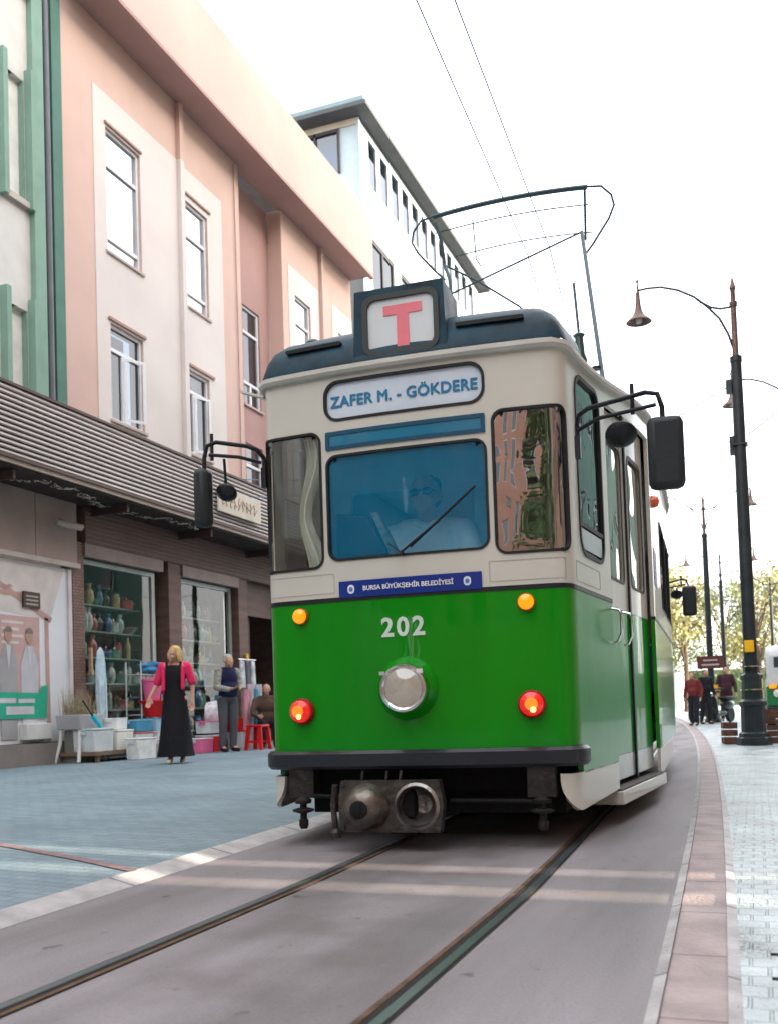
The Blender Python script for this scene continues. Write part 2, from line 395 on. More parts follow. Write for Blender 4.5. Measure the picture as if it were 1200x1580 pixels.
def per(u, z, off=0):
    s = abs(u); e = .02; a, b_ = _p(s-e) if s > e else Vector((-_p(e-s).x, _p(e-s).y)), _p(s+e)
    t = (b_-a).normalized(); n_ = Vector((t.y, -t.x)); p = _p(s)+n_*off
    if z > 2.45:
        t_ = max(0, min(1, (min(p.y, LEN-p.y)-.25)/2.4)); z += .25*t_*t_*(3-2*t_)*min(1, (z-2.45)/.25)
    return Vector((p.x if u >= 0 else -p.x, p.y, z))
def PM(off): return lambda u, z: per(u, z, off)
def sy(y):     # arc length of a local y along the side
    for i in range(34, len(H)):
        if H[i][1] >= y: return SS[i-1]+(SS[i]-SS[i-1])*(y-H[i-1][1])/(H[i][1]-H[i-1][1])
    return TOT
green = mat('tram_green', (.0012, .235, .003), .3, 0, .08, 1.2, coat=.55, spec=.15, bump=.10, bs=1.6, stretch=(3, 3, .5))
cream = mat('tram_cream', (.60, .585, .51), .3, 0, .05, 1.5, coat=.6, bump=.03, bs=3)
rubber = mat('black_rubber', (.012, .014, .016), .5, bump=.1)
blackp = mat('black_paint', (.016, .018, .022), .4, var=.3, bump=.15)
hood = mat('roof_blue', (.010, .040, .062), .45, 0, .55, 5, coat=.0, spec=.2, bump=.25, bs=9, rvar=.12)
chrome = mat('chrome', (.75, .76, .78), .12, 1, .05)
iron = mat('iron', (.07, .062, .056), .5, .6, .5, 14, bump=.5, bs=35)
undr = mat('under_dark', (.010, .010, .010), .85, bump=.3)

DS, DE = sy(1.10), sy(2.62)      # door opening
CW0, CW1 = sy(.345), sy(.93)     # corner side window
HW = dict(ws=rr(-.465, .465, 1.635, 2.235, .06), lp=rr(-.925, -.508, 1.60, 2.385, .06), rp=rr(.508, .925, 1.60, 2.385, .06),
          cwr=rr(CW0, CW1, 1.62, 2.645, .12), cwl=rr(-CW1, -CW0, 1.62, 2.645, .12), rb=rr(-.465, .465, 2.445, 2.665, .08))
sidew = [(sy(4.0+k*1.02), sy(4.88+k*1.02)) for k in range(4)]
holes = list(HW.values())
for a, c in sidew: holes.append(rr(a, c, 1.60, 2.40, .05))
lw = [(sy(1.3+k*1.05), sy(2.2+k*1.05)) for k in range(6)]
for a, c in lw: holes.append(rr(-c, -a, 1.60, 2.40, .05))
DZ0, DZ1 = .24, 2.63
holes_up = holes
U = TOT
def door_cut(z0, z1): return [(-U, z0), (DS, z0), (DS, min(z1, DZ1)), (DE, min(z1, DZ1)), (DE, z0), (U, z0), (U, z1), (-U, z1)]
upper = panel('upper_body', door_cut(1.42, 2.70), holes_up, PM(0), cream, tram, .03, .04)
lowL = panel('lower_body', [(-U, .39), (-1.03, .39), (-1.03, .47), (1.01, .47), (1.01, .39), (DS, .39), (DS, 1.395), (-U, 1.395)], [], PM(0), green, tram, .03, .04)
panel('lower_body', [(DE, .40), (U, .40), (U, 1.395), (DE, 1.395)], [], PM(0), green, tram, .03, .2)
panel('belt_line', [(-U, 1.395), (DS, 1.395), (DS, 1.42), (-U, 1.42)], [], PM(.004), blackp, tram, .03, .04)
panel('belt_line', [(DE, 1.395), (U, 1.395), (U, 1.42), (DE, 1.42)], [], PM(.004), blackp, tram, .03, .2)
# faint moulding on the cream band
for a, c in ((-.92, -.44), (.46, .88), (1.03, 1.6)):
    panel('panel_seam', rr(a, c, 1.445, 1.56, .008), [rr(a+.005, c-.005, 1.45, 1.555, .006)], PM(.0015), mat('seam', (.42, .40, .35), .5), tram, .004, .04)
# bumper
def bandloop(name, u0, u1, z0, z1, off, m, r=.018, step=.04):
    b = MB(); n = max(2, int((u1-u0)/step)); prof = [(0, z0), (off-r, z0), (off, z0+r), (off, z1-r), (off-r, z1), (0, z1)]; k = len(prof)
    for i in range(n+1):
        u = u0+(u1-u0)*i/n
        for o_, z in prof: b.v.append(per(u, z, o_))
    for i in range(n):
        for j in range(k-1): b.f.append((i*k+j, (i+1)*k+j, (i+1)*k+j+1, i*k+j+1))
    b.f.append(tuple(range(k))); b.f.append(tuple(n*k+j for j in range(k)))
    return b.build(name, m, tram, 30)
bandloop('bumper', -1.02, 1.0, .44, .545, .045, mat('bumper_black', (.02, .023, .03), .33, coat=.2, bump=.06, bs=4))
# skirts
def skirt(u0, u1, z0, z1, corner=0, flipu=False, off=0):
    P = []
    if corner:
        for k in range(9):
            a = R(180+90*k/8); P.append((u0+corner+corner*math.cos(a), z0+corner+corner*math.sin(a)))
    else: P.append((u0, z0))
    P += [(u1, z0+.03 if corner else z0), (u1, z1), (u0, z1)]
    if flipu: P = [(-p[0], p[1]) for p in P][::-1]
    return panel('skirt', P, [], PM(off), cream, tram, .025, .04)
skirt(.80, DS, .195, .398, .17)
skirt(.80, sy(3.2), .21, .398, .17, True)
skirt(DE, sy(5.2), .20, .398); skirt(sy(3.4), sy(7), .24, .398, 0, True)
# roof : eaves lip + dome, lofted from the plan
def loft(name, prof, u0, u1, m, step=.06, cap=True, closed=False, parent=tram):
    b = MB(); n = int((u1-u0)/step); k = n+1
    for o_, z in prof:
        for i in range(k):
            u = u0+(u1-u0)*i/n; q = per(u, z, max(o_, 0))
            if o_ < 0: q.x *= 1+o_/.95; q.y = LEN/2+(q.y-LEN/2)*(1+o_/(LEN/2))   # shrink the plan towards the ridge
            b.v.append(q)
    for j in range(len(prof)-1):
        for i in range(n): b.f.append((j*k+i, j*k+i+1, (j+1)*k+i+1, (j+1)*k+i))
    if cap: b.f.append(tuple((len(prof)-1)*k+i for i in range(k)))
    return b.build(name, m, parent, 40, weld=True)
roofc = mat('roof_cream', (.50, .49, .44), .5, var=.12, vs=3, bump=.15, bs=8)
loft('roof', [(0, 2.70), (.028, 2.703), (.040, 2.72), (.037, 2.745), (.01, 2.757), (-.06, 2.83), (-.16, 2.90), (-.32, 2.97), (-.52, 3.01), (-.72, 3.03)], -TOT+.01, TOT-.01, roofc)
loft('roof_hood', [(.016, 2.757), (.014, 2.775), (-.012, 2.855), (-.045, 2.92), (-.10, 2.972), (-.19, 3.015), (-.33, 3.05), (-.5, 3.07), (-.56, 2.97)], -sy(.5), sy(.5), hood, .04, cap=False)
for a, c in ((.32, .70), (-.72, -.36)):
    for zz in (2.885,):
        panel('vent_slot', rr(a, c, zz, zz+.022, .01), [], PM(-.008), rubber, tram, .04, .05)
# T sign box
def rect_xz(x0, x1, z0, z1, r, y): return [(p[0], y, p[1]) for p in rr(x0, x1, z0, z1, r)]
panel('sign_box', [(-.275, 2.775), (.275, 2.775), (.262, 3.165), (-.262, 3.165)], [rr(-.185, .205, 2.795, 3.095, .05)], lambda x, z: Vector((x, -.005-(z-2.78)*-.02, z)), hood, tram, .32)
MB().b2(-.26, .26, .30, .33, 2.8, 3.15).build('sign_back', hood, tram)
panel('sign_rim', rr(-.215, .235, 2.775, 3.125, .065), [rr(-.185, .205, 2.80, 3.095, .05)], lambda x, z: Vector((x, -.012, z)), mat('sign_rim', (.05, .058, .055), .5), tram, .01)
sg = panel('sign_glass', rr(-.2, .22, 2.785, 3.11, .05), [], lambda x, z: Vector((x, .004, z)), mat('sign_white', (.62, .66, .66), .25, var=.06, coat=.3), tram, .01)
red_t = mat('letter_red', (.80, .20, .24), .4)
MB().b2(-.09, .135, -.001, .0035, 3.00, 3.055).b2(-.012, .058, -.0008, .0035, 2.815, 3.001).build('letter', red_t, sg)
# small round lamp on the roof, left
tb = MB().lathe([(.05, 0), (.055, .03), (.05, .09), (.03, .11)], (-.66, .35, 2.96), n=16); tb.build('roof_lamp', hood, tram)
# route board
rbp = panel('route_board', rr(-.46, .46, 2.45, 2.66, .075), [], PM(-.012), mat('board_white', (.62, .70, .78), .3, var=.05, coat=.3), tram, .01, .08)
panel('board_frame', rr(-.474, .474, 2.436, 2.674, .088), [rr(-.458, .458, 2.452, 2.658, .074)], PM(.006), rubber, tram, .025, .08)
blue_t = mat('letter_blue', (.02, .19, .36), .5)
def wrap(o, u0, z0, off, flip=1):
    for v in o.data.vertices:
        p = per(u0+v.co.x, z0+v.co.y, off+v.co.z); v.co = p
    return o
t = text('lettering', 'ZAFER M. - G\u00d6KDERE', .088, blue_t, None, (0, 0, 0), (0, 0, 0), ext=.0015, bold=.0, sx=.99, spacing=1.04); t.location = (0, 0, 0); thicken(t, .0026); wrap(t, 0, 2.548, -.009); t.parent = rbp
# visor strip above windscreen
vis = mat('visor_blue', (.01, .17, .29), .25, var=.06, coat=.6)
panel('visor', rr(-.465, .465, 2.275, 2.375, .006), [], PM(.004), vis, tram, .02, .08)
panel('visor_frame', rr(-.468, .468, 2.272, 2.378, .008), [rr(-.445, .445, 2.293, 2.355, .004)], PM(.009), mat('visor_dark', (.01, .07, .13), .4), tram, .008, .08)
# glazing
gws = glass('windscreen_glass', (.75, .95, 1), -.02, 0, film=(.0, .52, 1), filmf=.19)
gsd = glass('side_glass', (.85, .9, .86), .10, 0, wav=.10, ws=4); gfr = glass('reflecting_glass', (.4, .42, .4), .5, 0, wav=.5, ws=2.2)
gcw = glass('corner_glass', (.2, .22, .22), .22, 0, wav=.05, ws=4)
def framed(nm, loop_args, g, off=-.012, w_=.008):
    u0, u1, z0, z1, r = loop_args
    f = panel(nm, rr(u0-w_, u1+w_, z0-w_, z1+w_, r+w_), [rr(u0+w_*.7, u1-w_*.7, z0+w_*.7, z1-w_*.7, max(.01, r-w_*.7))], PM(.007), rubber, tram, .028, .04)
    panel('pane', rr(u0+.002, u1-.002, z0+.002, z1-.002, r), [], PM(off), g, f, 0, .04)
    return f
framed('windscreen', (-.465, .465, 1.635, 2.235, .06), gws)
framed('front_window', (-.925, -.508, 1.60, 2.385, .06), gsd)
framed('front_window', (.508, .925, 1.60, 2.385, .06), gfr)
cwf = framed('corner_window', (CW0, CW1, 1.62, 2.645, .12), gcw, w_=.014)
framed('corner_window', (-CW1, -CW0, 1.62, 2.645, .12), gcw, w_=.014)
panel('transom', [(CW0+.015, 1.775), (CW1-.015, 1.775), (CW1-.015, 1.80), (CW0+.015, 1.80)], [], PM(.004), rubber, cwf, .02, .04)
panel('vent_flap', [(CW0+.03, 1.65), (CW1-.05, 1.65), (CW1-.05, 1.765), (CW0+.03, 1.765)], [], PM(.0), mat('flap', (.35, .4, .42), .3, coat=.5), cwf, .006, .04)
for a, c in sidew: framed('side_window', (a, c, 1.60, 2.40, .05), gsd)
for a, c in lw: framed('side_window', (-c, -a, 1.60, 2.40, .05), gsd)
# wiper
wp = MB(); p0 = per(-.02, 1.645, .03)
wp.tube([per(-.02, 1.632, .012), p0], .012); wp.tube([p0, per(.2, 1.80, .035)], .007); wp.tube([per(.03, 1.67, .025), per(.16, 1.775, .025), per(.405, 1.975, .028)], .0075)
wp.tube([per(-.1, 1.70, .006), per(-.02, 1.64, .03)], .004)
wp.build('wiper', rubber, tram)
# plaque
pq = panel('plaque', rr(-.41, .42, 1.413, 1.508, .003), [], PM(.008), mat('plaque_blue', (.005, .03, .23), .35, coat=.4, var=.04), tram, .01, .08)
wt = mat('letter_white', (.75, .76, .78), .5)
t = text('lettering', 'BURSA B\u00dcY\u00dcK\u015eEH\u0130R BELED\u0130YES\u0130', .036, wt, None, (0, 0, 0), (0, 0, 0), ext=.0008, bold=.0009, sx=.98); wrap(t, 0, 1.46, .0095); t.parent = pq
for ux in (-.335, .34):
    panel('emblem', rr(ux-.02, ux+.02, 1.435, 1.485, .018), [], PM(.0105), wt, pq, .003)
    panel('emblem_core', rr(ux-.011, ux+.011, 1.446, 1.472, .009), [], PM(.0118), mat('emblem_blue', (.1, .2, .5), .5), pq, .003)
t = text('fleet_number', '202', .148, mat('number_white', (.62, .70, .64), .45), None, (0, 0, 0), (0, 0, 0), ext=.002, bold=.004, spacing=1.22); wrap(t, -.035, 1.225, .003); t.parent = tram
# lamps
def lamp(nm, u, z, r, lens, rim, depth=.04, emis=None):
    p = per(u, z, 0); nn = (per(u, z, 1)-p).normalized()
    h_ = MB().lathe([(r*1.08, -.005), (r*1.08, depth*.4), (r*.98, depth*.55)], p, nn, 28).build(nm, rim, tram)
    MB().lathe([(r*.95, depth*.5), (r*.9, depth*.8), (r*.6, depth*1.1), (r*.2, depth*1.2)], p, nn, 28).build('lens', lens, h_)
    return h_, p, nn
orange = mat('orange_lens', (.85, .17, .0), .2, coat=1, emit=(1, .25, .0, .35)); redl = mat('red_lens', (.55, .008, .010), .2, coat=1, emit=(1, .02, .01, .12))
redr = mat('red_rim', (.30, .01, .012), .35)
for u in (-.66, .655): lamp('marker_lamp', u, 1.325, .045, orange, mat('orange_rim', (.4, .12, .02), .4))
for u in (-.665, .665):
    h_, p, nn = lamp('tail_lamp', u, .775, .070, redl, redr, .06)
    MB().lathe([(.036, .055), (.034, .076), (.014, .08)], p, nn, 20).build('inner_lens', mat('amber_lens', (.7, .14, .01), .25, coat=1, emit=(1, .3, .02, .2)), h_)
    MB().lathe([(.016, .078), (.010, .088)], p+Vector((.01, 0, -.03)), nn, 12).build('bulb', mat('bulb_lit', (.9, .5, .1), .3, emit=(1, .5, .1, 1.2)), h_)
# headlight
p = per(-.02, .885, 0); nn = (per(-.02, .885, 1)-p).normalized()
hl = MB().lathe([(.178, -.003), (.168, .018), (.148, .04), (.138, .055)], p, nn, 36).build('headlight', green, tram)
MB().lathe([(.136, .03), (.136, .085), (.131, .098), (.118, .10), (.108, .094)], p, nn, 36, caps=False).build('rim', chrome, hl)
MB().lathe([(.11, .075), (.04, .02)], p, nn, 30).build('reflector', mat('reflector', (.9, .87, .8), .35, .35), hl)
MB().lathe([(.112, .092), (.09, .106), (.05, .115), (.01, .118)], p, nn, 30).build('lens', glass('lamp_glass', (.95, .93, .88), .14, .06, wav=.25, ws=14, film=(.95, .9, .82), filmf=.22), hl)
MB().box(p+nn*.09+Vector((-.115, 0, .085)), (.03, .02, .02)).build('clip', chrome, hl); MB().box(p+nn*.09+Vector((.1, 0, .09)), (.035, .02, .025)).build('clip', chrome, hl)
# door (right side)
dpm = PM(-.05)
beige = mat('door_cream', (.58, .55, .49), .3, var=.12, vs=2.5, coat=.5, stretch=(4, 4, .6))
DM = sy(1.88)
panel('door_recess', [(DS-.0, DZ0), (DE, DZ0), (DE, DZ1), (DS, DZ1)], [], PM(-.09), blackp, tram, .01, .1)
def leaf(u0, u1, zlow):
    hl_ = rr(u0+.11, u1-.10, 1.59, 2.50, .05)
    d = panel('door', [(u0, 1.395), (u1, 1.395), (u1, DZ1), (u0, DZ1)], [hl_], dpm, beige, tram, .03, .05)
    panel('lower_panel', [(u0, .42), (u1, .42), (u1, 1.393), (u0, 1.393)], [], dpm, green, d, .03, .05)
    panel('kick_plate', [(u0, zlow), (u1, zlow), (u1, .418), (u0, .418)], [], dpm, mat('kick', (.42, .47, .44), .25, coat=.5), d, .03, .05)
    panel('pane', rr(u0+.11, u1-.10, 1.59, 2.50, .05), [], PM(-.062), glass('door_glass', (.5, .47, .4), .3, 0, wav=.15, ws=2, film=(.55, .5, .42), filmf=.6), d, 0, .05)
    panel('gasket', rr(u0+.10, u1-.09, 1.58, 2.51, .06), [rr(u0+.118, u1-.108, 1.598, 2.492, .05)], PM(-.045), mat('gasket', (.09, .085, .075), .5), d, .008, .05)
    return d
d1 = leaf(DS+.10, DM-.015, .26); d2 = leaf(DM+.03, DE-.03, .26)
panel('door_edge', [(DS, DZ0), (DS+.085, DZ0), (DS+.085, DZ1), (DS, DZ1)], [], PM(-.03), blackp, tram, .02)
panel('door_edge', [(DM-.012, DZ0), (DM+.027, DZ0), (DM+.027, DZ1), (DM-.012, DZ1)], [], PM(-.035), blackp, tram, .02)
hm = chrome
for uu in (DS-.03, DS+.30):
    b = MB(); zs = [(0, 1.36), (.05, 1.345), (.06, 1.3), (.055, 1.2), (.03, 1.15), (0, 1.14)]
    b.tube([per(uu+(.02 if i > 2 else 0), z, o_) for i, (o_, z) in enumerate(zs)], .009); b.build('grab_handle', hm, tram)
# step
b = MB()
q = [per(DS-.03, 0, .03), per(DE+.05, 0, .03), per(DE+.05, 0, -.28), per(DS-.03, 0, -.28)]
b.prism([(v.x, v.y, .125) for v in q], (0, 0, .085)); st = b.build('step', cream, tram, bevel=.006)
q = [per(DS, 0, .015), per(DE+.02, 0, .015), per(DE+.02, 0, -.25), per(DS, 0, -.25)]
MB().prism([(v.x, v.y, .2125) for v in q], (0, 0, .008)).build('tread', mat('tread', (.12, .12, .115), .6, var=.5, vs=40, bump=.6), st)
# side details: orange repeater lamp, notice
p = per(sy(2.85), 2.36, 0); nn = Vector((1, 0, 0))
MB().lathe([(.05, 0), (.05, .02), (.04, .05), (.015, .06)], p, nn, 20).build('repeater_lamp', mat('repeater', (.75, .09, .01), .25, coat=1), tram)
nb = panel('notice', [(sy(2.72), 1.68), (sy(3.15), 1.68), (sy(3.15), 1.98), (sy(2.72), 1.98)], [], PM(.004), mat('notice_blue', (.03, .05, .2), .4), tram, .004)
b = MB()
for k in range(6): b.add([per(sy(2.78), 1.72+k*.042, .0055), per(sy(3.08-.05*(k % 2)), 1.72+k*.042, .0055), per(sy(3.08-.05*(k % 2)), 1.735+k*.042, .0055), per(sy(2.78), 1.735+k*.042, .0055)], [(0, 1, 2, 3)])
b.build('notice_text', mat('notice_white', (.5, .52, .6), .5), nb)
# mirrors
def mirror(x0, y0, sgn, yb, zb, big=(.18, .09, .375), mx_=1.415, mz=2.03, my=-.06, rz_=-.095, rx_=.235, rm=1.0):
    a = MB(); s = sgn
    fr = [(x0, y0, zb), (x0+.02*s, yb-.02, zb+.04), (x0+.07*s, yb-.05, zb+.06), (mx_*s-.09*s, my, zb+.085), (mx_*s-.03*s, my, zb+.07), (mx_*s-.01*s, my, zb-.0), (mx_*s-.01*s, my, mz+.12)]
    a.tube(fr, .013)
    a.tube([(x0, y0, zb-.10), (x0, y0, zb)], .013); a.tube([(x0+.01*s, y0-.02, zb-.03), (x0+.12*s, yb-.05, zb+.0), (mx_*s-.04*s, my, zb+.015)], .011)
    a.tube([(x0+.30*s, yb-.05, zb+.0), (x0+.30*s, yb-.05, zb+.16)], .011)
    a.box((x0, y0, zb-.12), (.03, .04, .12))
    arm = a.build('mirror_bracket', blackp, tram)
    hb = MB().box((mx_*s, my, mz), big, rz=.12*s).build('mirror', mat('mirror_black', (.022, .027, .030), .45, bump=.1), arm, bevel=.035)
    MB().box((mx_*s, my+big[1]/2+.002, mz), (big[0]-.05, .006, big[2]-.05), rz=.12*s).build('mirror_glass', chrome, hb)
    r = MB().lathe([(.03*rm, -.045), (.07*rm, -.02), (.083*rm, 0), (.080*rm, .012)], (x0+rx_*s, yb-.03, zb+rz_), (0, .62, .78), 24).tube([(x0+rx_*s, yb-.05, zb), (x0+rx_*s, yb-.03, zb+rz_)], .009).build('round_mirror', blackp, arm)
mirror(.955, .10, 1, .06, 2.27)
mirror(-.90, .10, -1, .06, 2.30, big=(.095, .11, .35), mx_=1.225, mz=2.06, rz_=-.20, rx_=.22, rm=.78)
mirror(.98, LEN-.15, 1, LEN-.1, 2.28, big=(.18, .09, .40), mx_=1.38, mz=2.07, my=LEN-.35)
# small drip shield on the left eave
MB().box((-.97, .12, 2.70), (.16, .05, .012), ry=.35).build('drip_shield', cream, tram)
# underframe, wheels, coupler
MB().b2(-.78, .80, .22, LEN-.3, .30, .44).b2(-.74, .78, .34, 1.2, .16, .31).b2(-.7, .75, 4.8, 7.8, .16, .31).b2(-.38, .36, .9, LEN-.6, .10, .305).build('underframe', undr, tram)  # low centre box added to keep light out from under the tram
for yy, cc in ((1.9, -.09), (3.3, -.03), (5.6, .03), (7.0, .07)):
    ax = cc-.05
    for sx in (-.5, .5):
        MB().lathe([(.30, -.05), (.31, -.04), (.31, .0), (.34, .005), (.34, .02), (.12, .03)], (ax+sx, yy, .315), (-1 if sx > 0 else 1, 0, 0), 32).build('wheel', iron, tram)
MB().box((1.02, 2.2, .14), (.16, .4, .1)).build('brake_box', mat('brake', (.14, .14, .14), .6, bump=.3), tram, bevel=.01)
# coupler
cp = empty('coupler', (-.10, -.14, .245), 0, tram)
panel('face_plate', [(-.29, -.14), (.28, -.14), (.30, .02), (.28, .14), (-.28, .14), (-.30, .02)], [rr(.045, .255, -.105, .105, .104)], lambda x, z: Vector((x, 0, z)), mat('coupler_iron', (.075, .065, .058), .45, .6, .5, 9, bump=.6, bs=25), cp, .06)
cup = MB().lathe([(.108, -.012), (.122, -.012), (.128, .0), (.112, .01)], (.15, 0, 0), (0, -1, 0), 28, caps=False)
cup.lathe([(.108, -.012), (.09, -.08), (.05, -.13), (.0, -.14)], (.15, 0, 0), (0, -1, 0), 28, caps=False); cup.build('cup', mat('cup_steel', (.32, .30, .28), .35, .85, .4, 10, bump=.4, bs=20), cp)
MB().lathe([(.128, 0), (.125, .03), (.105, .08), (.075, .115), (.045, .13), (.0, .132)], (-.13, 0, .0), (0, -1, 0), 28).build('cone', mat('cone_steel', (.17, .15, .13), .4, .8, .45, 10, bump=.4, bs=20), cp)
MB().lathe([(.042, .1), (.05, .145), (.035, .15)], (-.13, 0, -.005), (0, -1, 0), 16).box((-.13, -.150, -.005), (.03, .012, .055)).build('cone_slot', undr, cp)
for xx in (-.27, .27):
    for zz in (-.115, .115): MB().lathe([(.014, 0), (.014, .012)], (xx, 0, zz), (0, -1, 0), 6).build('bolt', iron, cp)
for xx in (-.17, -.03, .05): MB().cyl((xx, .03, .13), (xx+.01, .03, .19), .008).build('pin', iron, cp)
b = MB(); b.tube([(-.31, -.01, .12), (-.325, -.01, 0), (-.315, -.01, -.13)], .018); b.lathe([(.03, 0), (.035, .03), (.02, .05)], (-.315, -.01, -.17), n=10)
b.build('hook', iron, cp)
MB().b2(-.12, .12, .05, .6, -.06, .08).build('drawbar', undr, cp)
for sx in (-.68, .70):
    b = MB().box((sx, .06, .36), (.15, .10, .16)).cyl((sx, .03, .12), (sx, .03, .3), .02).lathe([(.03, 0), (.06, .01), (.065, .02), (.03, .03)], (sx, .03, .19), n=14).lathe([(.045, 0), (.05, .02), (.02, .04)], (sx, .03, .245), n=14).lathe([(.02, 0), (.028, .02), (.028, .05), (.018, .06)], (sx, .03, .10), n=10)
    b.build('guard_post', mat('guard_iron', (.03, .027, .025), .6, .3, .5, 14, bump=.5), tram)
MB().tube([(.2, .02, .26), (.70, .03, .255)], .012).build('pipe', undr, tram); MB().tube([(-.68, .03, .29), (-.45, .0, .285)], .012).build('pipe', undr, tram)
# cab interior
def rc0(a, c, d, e): return [(a, d), (c, d), (c, e), (a, e)]
lin = mat('cab_lining', (.75, .8, .82), .6)
panel('cab_partition', rc0(-.95, .95, .48, 2.65), [rr(-.78, -.12, 1.45, 2.3, .05), rr(.1, .78, 1.45, 2.3, .05)], lambda x, z: Vector((x, 1.27, z)), lin, tram, .03)
def plate(nm, off, z, t, m_):
    P_ = [per(-TOT+.02+(2*TOT-.04)*k/120, 0, off) for k in range(121)]; return MB().prism([(v.x, v.y, z) for v in P_], (0, 0, t)).build(nm, m_, tram)
plate('floor', -.06, .44, .03, mat('lining_floor', (.2, .2, .19), .7)); plate('ceiling', -.06, 2.655, .02, mat('lining_ceiling', (.6, .62, .6), .7))
MB().box((0, .28, 1.45), (1.5, .3, .28)).box((-.33, .25, 1.70), (.26, .12, .26), ry=.25).build('dashboard', mat('dash', (.045, .03, .025), .5), tram, bevel=.02)
MB().prism([(-.47, .14, 1.60), (-.13, .14, 1.60), (-.27, .14, 1.90), (-.47, .14, 1.93)], (0, .10, 0)).build('reflection_wedge', mat('reflection_brown', (.03, .014, .01), .5, var=.3), tram, bevel=.01); MB().prism([(-.12, .16, 1.60), (-.07, .16, 1.60), (-.22, .16, 1.92), (-.26, .16, 1.92)], (0, .08, 0)).build('reflection_edge', mat('reflection_edge', (.16, .13, .11), .4, var=.5, vs=30), tram)  # solid wedge and edge strip stand in for a dark reflection in the windscreen
MB().box((.02, .98, 1.15), (.5, .12, .9)).box((.02, .8, .9), (.48, .42, .12)).build('driver_seat', mat('seat', (.03, .04, .07), .7), tram, bevel=.04)
for k in range(4):
    for s in (-1, 1): MB().box((s*.75, 2.2+k*1.3, 1.0), (.55, .08, .8)).box((s*.75, 1.97+k*1.3, .85), (.55, .4, .08)).build('passenger_seat', mat('pseat', (.12, .2, .35), .7), tram, bevel=.03)
cur = mat('curtain', (.66, .64, .57), .8, stretch=(6, 6, .5))
for u0_, u1_ in ((-.66, -.53),):
    b = MB(); n = 14; k = 12
    for j in range(n+1):
        z = 1.6+.78*j/n
        for i in range(k+1):
            uu = u0_+(u1_-u0_)*(i/k)*(.55+.45*math.cos((z-1.6)*4.5)**2)+.03*math.sin(z*9)
            b.v.append(per(uu, z, -.07-.02*math.sin(i*1.7)))
    for j in range(n):
        for i in range(k): b.f.append((j*(k+1)+i, j*(k+1)+i+1, (j+1)*(k+1)+i+1, (j+1)*(k+1)+i))
    b.build('curtain', cur, tram, 60)
# pantograph
pan = empty('pantograph', (0, 0, 0), 0, tram)
pm = mat('panto_steel', (.045, .075, .09), .45, .5)
inv = Matrix.Rotation(-A, 3, 'Z')
HY, HZ = 3.25, 5.27
def bow(y, zoff, r, x0=-.62, x1=.76, n=14):
    return [(x0+(x1-x0)*k/n, y, HZ+zoff-.035*((2*k/n-1)**2)) for k in range(n+1)], r
b = MB(); pts, r = bow(HY, 0, .022); b.tube(pts, r); b.build('contact_bow', pm, pan)
b = MB()
b.tube(bow(HY+.05, -.13, 0)[0], .006); b.tube(bow(HY+.3, -.26, 0, -.50, .76)[0], .006)
for s, x0 in ((-1, -.62), (1, .76)):
    b.tube([(x0, HY, HZ-.03), (x0+.12*s, HY, HZ-.05), (x0+.20*s, HY+.02, HZ-.13), (x0+.22*s, HY+.03, HZ-.22), (x0+.17*s, HY+.05, HZ-.32), (x0+.02*s, HY+.1, HZ-.50), (x0-.06*s, HY+.12, HZ-.58)], .010)
b.tube([(-.27, HY+.05, HZ-.10), (-.26, HY+.1, HZ-.45), (-.22, HY+.1, HZ-.52)], .006)
b.tube([(.735, HY+.05, HZ-.02), (.72, HY+.1, HZ-.45)], .011)
b.build('bow_horn', pm, pan)
KR = Vector((.70, HY, HZ-.42)); KL = Vector((-.53, HY, HZ-.50))
FR = Vector((.96, 1.75, 3.02)); FL = Vector((-.72, 1.75, 3.02))
MB().tube([KR, FR], .016).build('lower_arm', pm, pan)
b = MB(); b.tube([KL, (-.45, HY-.15, HZ-.72), (-.43, HY-.2, HZ-.9), FL], .016)
b.tube([(-.60, HY, HZ-.1), (-.55, HY, HZ-.3), KL], .014)
b.build('lower_arm', pm, pan)
b = MB()
def mixp(p_, q_, t): return tuple(p_[i]+(q_[i]-p_[i])*t for i in range(3))
C1 = Vector((-.22, HY-.05, HZ-.72))
b.tube([KR, C1, (-.43, HY-.2, HZ-.86)], .009); b.tube([KL, C1, (.16, HY-.15, HZ-1.05), (.70, 2.3, 3.35)], .009); b.build('brace', pm, pan)
MB().lathe([(.03, 0), (.05, .02), (.045, .2), (.05, .25), (.035, .3), (.03, .42), (.045, .44), (.02, .46)], (.80, 1.9, 3.0), (-.03, 0, 1), 12).cyl((.79, 1.9, 3.4), (.76, 1.95, 3.85), .010).build('insulator', mat('insulator', (.02, .06, .06), .3, coat=.5), pan)
MB().box((.86, 1.85, 2.96), (.07, .9, .04), rx=-.1).box((.95, 1.8, 2.985), (.14, .09, .03)).box((.93, 2.1, 2.96), (.10, .5, .03)).box((-.8, 1.9, 2.94), (.07, 1.0, .05)).build('base_frame', pm, pan)
MB().cyl((.95, 1.4, 3.0), (.95, 1.4, 3.02), .03).cyl((.99, 2.2, 2.97), (.99, 3.2, 2.94), .03).build('cable_box', blackp, pan)

